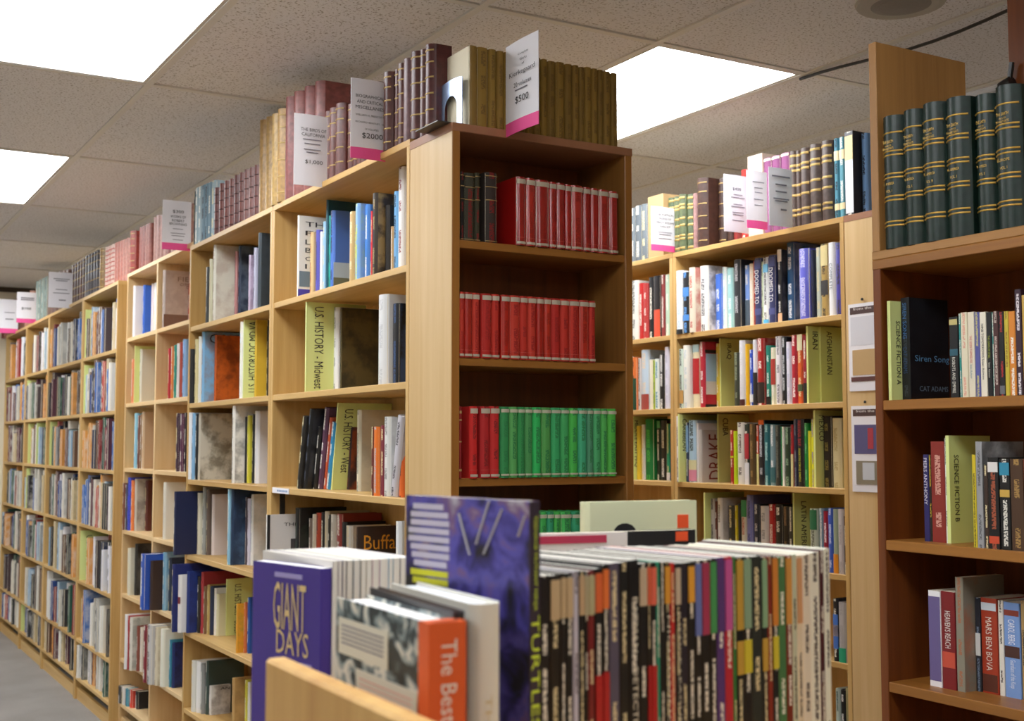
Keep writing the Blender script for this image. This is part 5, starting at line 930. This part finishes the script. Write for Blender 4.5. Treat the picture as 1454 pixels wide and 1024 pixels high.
# letters: local x grows towards the far left corner, so left in the picture is large x; depths in metres below the top
def gl(txt, u0, u1, v0, v1): return (txt, wv * (1 - u1), wv * (1 - u0), h - v1, h - v0)
face_items(root, s, t, [gl('GIANT', .33, .8, .019, .069), gl('DAYS', .38, .84, .069, .094)], '#e0c48a')
for q in (gl('-', .34, .74, .009, .014), gl('-', .7, .88, .1, .109)): face_panel(root, s, t, 'small_print', '#a59cd0', q[1], q[2], q[3], q[4])
# comics behind it, page edges towards the camera
A0 = onD(470, 630, 1.275); A1 = onD(585, 630, 1.335); A0.z = A1.z = 0
r2, dp2 = row_plane(A0, A1); an2 = math.atan2(dp2.y, dp2.x)
ex = [474, 482, 488, 494, 503, 514, 522, 530, 541, 553, 560, 569, 580, 592]
for i, x in enumerate(ex[:-1]):
    a, b_ = hit(x, A0, r2), hit(ex[i + 1], A0, r2); m = (a + b_) / 2; t = (b_ - a).length - .0008
    m = m + dp2 * .165
    bk = book((m.x, m.y, BASE), an2 + math.pi, t, .165, zat(x, 797 - (x - 470) * .05, m - dp2 * .165) - BASE, ['#e4e0d8', '#c8c0c4', '#8a8690', '#dcd8cc', '#4a5a6a', '#e0d8c4', '#e8e4da', '#d8b8c0', '#e8e8e8', '#a8c4d4', '#ece8e0', '#9a9498', '#c4bcc4'][i], f'comic with white page edges out, {ordn(i)} right of Giant Days', 'comic', 'comics with page edges out', 'comic', '#e8e4da', 0, (), 0, 'comic_book', '#efeae0')
STONE, nt, b = newmat('stone_picture'); tc = N(nt, 'ShaderNodeTexCoord')
mp = N(nt, 'ShaderNodeMapping'); mp.inputs['Scale'].default_value = (30, 1, 38); nt.links.new(tc.outputs['Object'], mp.inputs[0])
nd = N(nt, 'ShaderNodeTexNoise'); nd.inputs['Scale'].default_value = 1.2; nd.inputs['Detail'].default_value = 7; nd.inputs['Distortion'].default_value = 1.2; nt.links.new(mp.outputs[0], nd.inputs['Vector'])
cr = N(nt, 'ShaderNodeValToRGB'); e_ = cr.color_ramp.elements; e_[0].position = .45; e_[0].color = (*lin('#1a2a30'), 1); e_[1].position = .62; e_[1].color = (*lin('#e0ddd0'), 1); q_ = e_.new(.53); q_.color = (*lin('#7f9296'), 1)
nt.links.new(nd.outputs['Fac'], cr.inputs[0]); nt.links.new(cr.outputs[0], b.inputs['Base Color']); b.inputs['Roughness'].default_value = .4
# stone-covered hardcover with orange spine
root, s, wv, h, t = faced(480, 848, 1.10, 606, .945, .031, '#d6d2c4', 'orange-spined hardcover with torn paper cover in the bin', cat='comic', kind='hard', ink='#26343c', art=1.0, name='comic_book', pages='#f0ece8')
cv(root)['art'] = 1.0
box('orange_spine', (-.0062, -t / 2 - .0006, 0), (.012, t / 2 + .0006, h), pm('#e8622a', .45), cv(root))
lettering(root, [('The Best American', (-.0075, .006, h - .013), (0, 0, -.135), (0, -.0135, 0)), ], pm('#f8f0e4', .5))
cv(root).data.materials[0] = STONE
def gs(u0, u1, v0, v1): return (wv * (1 - u1) , wv * (1 - u0), h - v1, h - v0)
for nm, u0, u1, v0, v1 in (('paper_scrap', .04, .62, .016, .047), ('paper_scrap', .26, .92, .055, .09)):
    a = gs(u0, u1, v0, v1); face_panel(root, s, t, nm, '#dedac8', *a)
    mb = MB(); n = 5
    for k in range(n):
        z = a[3] - (a[3] - a[2]) * (.22 + .12 * k); y = s * (t / 2)
        mb.box((a[0] + .008, min(y, y + s * .0014), z), (a[1] - .008, max(y, y + s * .0014), z + .0012))
    mb.build('fine_print', GREYINK if v0 < .05 else pm('#d8a898'), cv(root))['kind'] = 'stuff'
# white thick hardcover beside it, plus thin dark and ochre ones between
root, s, wv, h, t = faced(527, 834, 1.13, 646, .965, .010, '#2a2a30', 'thin black hardcover behind the orange-spined one', cat='comic', kind='hard', ink='#2a2a30', name='comic_book', pages='#d89a4a')
root, s, wv, h, t = faced(556, 828, 1.14, 670, .99, .028, '#ebe7da', 'thick white hardcover with faint spine letters in the bin', cat='comic', kind='hard', ink='#ebe7da', name='comic_book', pages='#e4e8f0')
lettering(root, [('THE BEST AMERICAN', (-.0055, .004, h * .72), (0, 0, -h * .7), (0, -.006, 0))], pm('#d8c89a', .5))
# tall purple comic
TUR, nt, b = newmat('purple_cover_art'); Lk = nt.links.new
tc = N(nt, 'ShaderNodeTexCoord'); n1 = N(nt, 'ShaderNodeTexNoise'); n1.inputs['Scale'].default_value = 26; n1.inputs['Detail'].default_value = 6; n1.inputs['Distortion'].default_value = .6; Lk(tc.outputs['Object'], n1.inputs['Vector'])
cr = N(nt, 'ShaderNodeValToRGB'); els = cr.color_ramp.elements; els[0].position = .34; els[0].color = (*lin('#161422'), 1); els[1].position = .72; els[1].color = (*lin('#b8b2c0'), 1)
for p_, c_ in ((.44, '#3a3480'), (.52, '#5a54b0'), (.6, '#7a5a84')): e_ = els.new(p_); e_.color = (*lin(c_), 1)
Lk(n1.outputs['Fac'], cr.inputs[0]); Lk(cr.outputs[0], b.inputs['Base Color']); b.inputs['Roughness'].default_value = .35
root, s, wv, h, t = faced(577, 703, 1.17, 752, 1.04, .011, '#4a4494', 'tall purple and black comic spined TURTLES rising from the bin', cat='comic', kind='comic', ink='#4a4494', name='comic_book')
cv(root).data.materials[0] = TUR
def gt(u0, u1, v0, v1): return (wv * (1 - u1), wv * (1 - u0), h - v1, h - v0)
rows = 8
for k in range(rows):
    u0, u1 = [(.07, .33), (.05, .37), (.05, .38), (.03, .38), (.03, .38), (.05, .38), (.06, .38), (.08, .36)][k]; a = gt(u0, u1, .007 + k * .0075, .007 + k * .0075 + .0052)
    face_panel(root, s, t, 'text_line', '#d0cadc', *a)
for k in range(2): face_panel(root, s, t, 'yellow_text_line', '#d8d82e', *gt(.05 + .02 * k, .37, .068 + k * .0075, .068 + k * .0075 + .0055))
# pale diagonal streaks of the picture
for u0, v0, u1, v1 in ((.46, .014, .55, .05), (.7, .002, .6, .04), (.8, .008, .66, .048), (.97, .012, .92, .03)):
    y = s * (t / 2 + .0007); p = lambda u, v: (wv * (1 - u), y, h - v)
    MB().tube([p(u0, v0), p(u1, v1)], .0012, 5).build('pale_streak', pm('#b8b4b8'), cv(root))
box('spine_strip', (-.0006, -t / 2 - .0003, 0), (.0005, t / 2 + .0003, h), pm('#3a3040', .4), cv(root))
lettering(root, [('TURTLES', (-.0012, t * .42, h - .096), (0, 0, -.094), (0, -t * .84, 0)), ('TEENAGE MUTANT NINJA', (-.0012, t * .22, h - .012), (0, 0, -.08), (0, -t * .44, 0))], pm('#dcf44a', .5))
# pale books standing crosswise behind the comics
def facing(x0, x1, yt, dep, t, c, label, yaw=0, **k):
    a = onD(x0, 630, dep); b_ = onD(x1, 630, dep + yaw); a.z = b_.z = 0
    dr = (b_ - a).normalized(); wv = (b_ - a).length; ang = math.atan2(dr.y, dr.x); zt = zat((x0 + x1) / 2, yt, (a + b_) / 2)
    side = Vector((-dr.y, dr.x, 0)); loc = a + side * t / 2
    root = book((loc.x, loc.y, BASE), ang, t, wv, zt - BASE, c, label, **k)
    return root, wv, zt - BASE
root, wv, h = facing(832, 988, 712, 1.62, .02, '#dfe2bc', 'pale green hardcover with orange price sticker behind the comics', .06, cat='comic', kind='hard', ink='#dfe2bc', name='comic_book', pages='#f0ece0')
box('price_sticker', (wv * .82, -.0112, h - .037), (wv * .92, -.0095, h - .019), pm('#f0582a'), cv(root))
mb = MB(); mb.lathe([(.017, 0), (.017, .0008)], (0, 0, 0), 14); q = mb.build('black_figure', pm('#1a1a1c'), cv(root)); q.rotation_euler.x = math.pi / 2; q.location = (wv * .34, -.0101, h - .042); q.scale = (1, .8, 1)
root, wv, h = facing(843, 986, 754, 1.52, .012, '#1c1c20', 'black comic with orange sticker in front of the pale one', .05, cat='comic', kind='comic', ink='#1c1c20', name='comic_book')
box('price_sticker', (wv * .8, -.0072, h - .014), (wv * .92, -.0055, h - .002), pm('#f0582a'), cv(root))
root, wv, h = facing(752, 890, 757, 1.45, .014, '#e4dcd8', 'white comic with crimson stripe behind the comic row', .04, cat='comic', kind='comic', ink='#e4dcd8', name='comic_book')
box('crimson_stripe', (wv * .02, -.0082, h - .012), (wv * .78, -.0065, h - .003), pm('#b83050'), cv(root))
# the bin: pine side board, floor and the low stand under it
Q0 = onD(382, 630, 1.11); Q1 = onD(600, 630, .86); Q0.z = Q1.z = 0
zb = zat(382, 935, Q0); Xs = Q0.x
bin_ = empty('comic_bin', (Xs, .35, BASE - .02)); tag(bin_, 'pine comic bin with a board at its left front', 'bin')
fy0 = .28 - .35
bevelbox('side_board', (0, fy0 + .02, .02), (.02, Q0.y - .35, zb - BASE + .02), BOXW[2], bin_, .003)
bevelbox('floor_board', (0, fy0, 0), (.75, 1.5 - .35, .02), BOXW[0], bin_)
st = empty('low_stand', (Xs, .35, 0)); tag(st, 'low pine stand carrying the comic bin below the picture', 'stand')
for x, y in ((.02, fy0 + .02), (.68, fy0 + .02), (.02, 1.08), (.68, 1.08)): bevelbox('leg', (x, y, 0), (x + .05, y + .05, BASE - .04), BOXW[2], st)
bevelbox('top', (0, fy0, BASE - .04), (.75, 1.15, BASE - .02), BOXW[0], st)
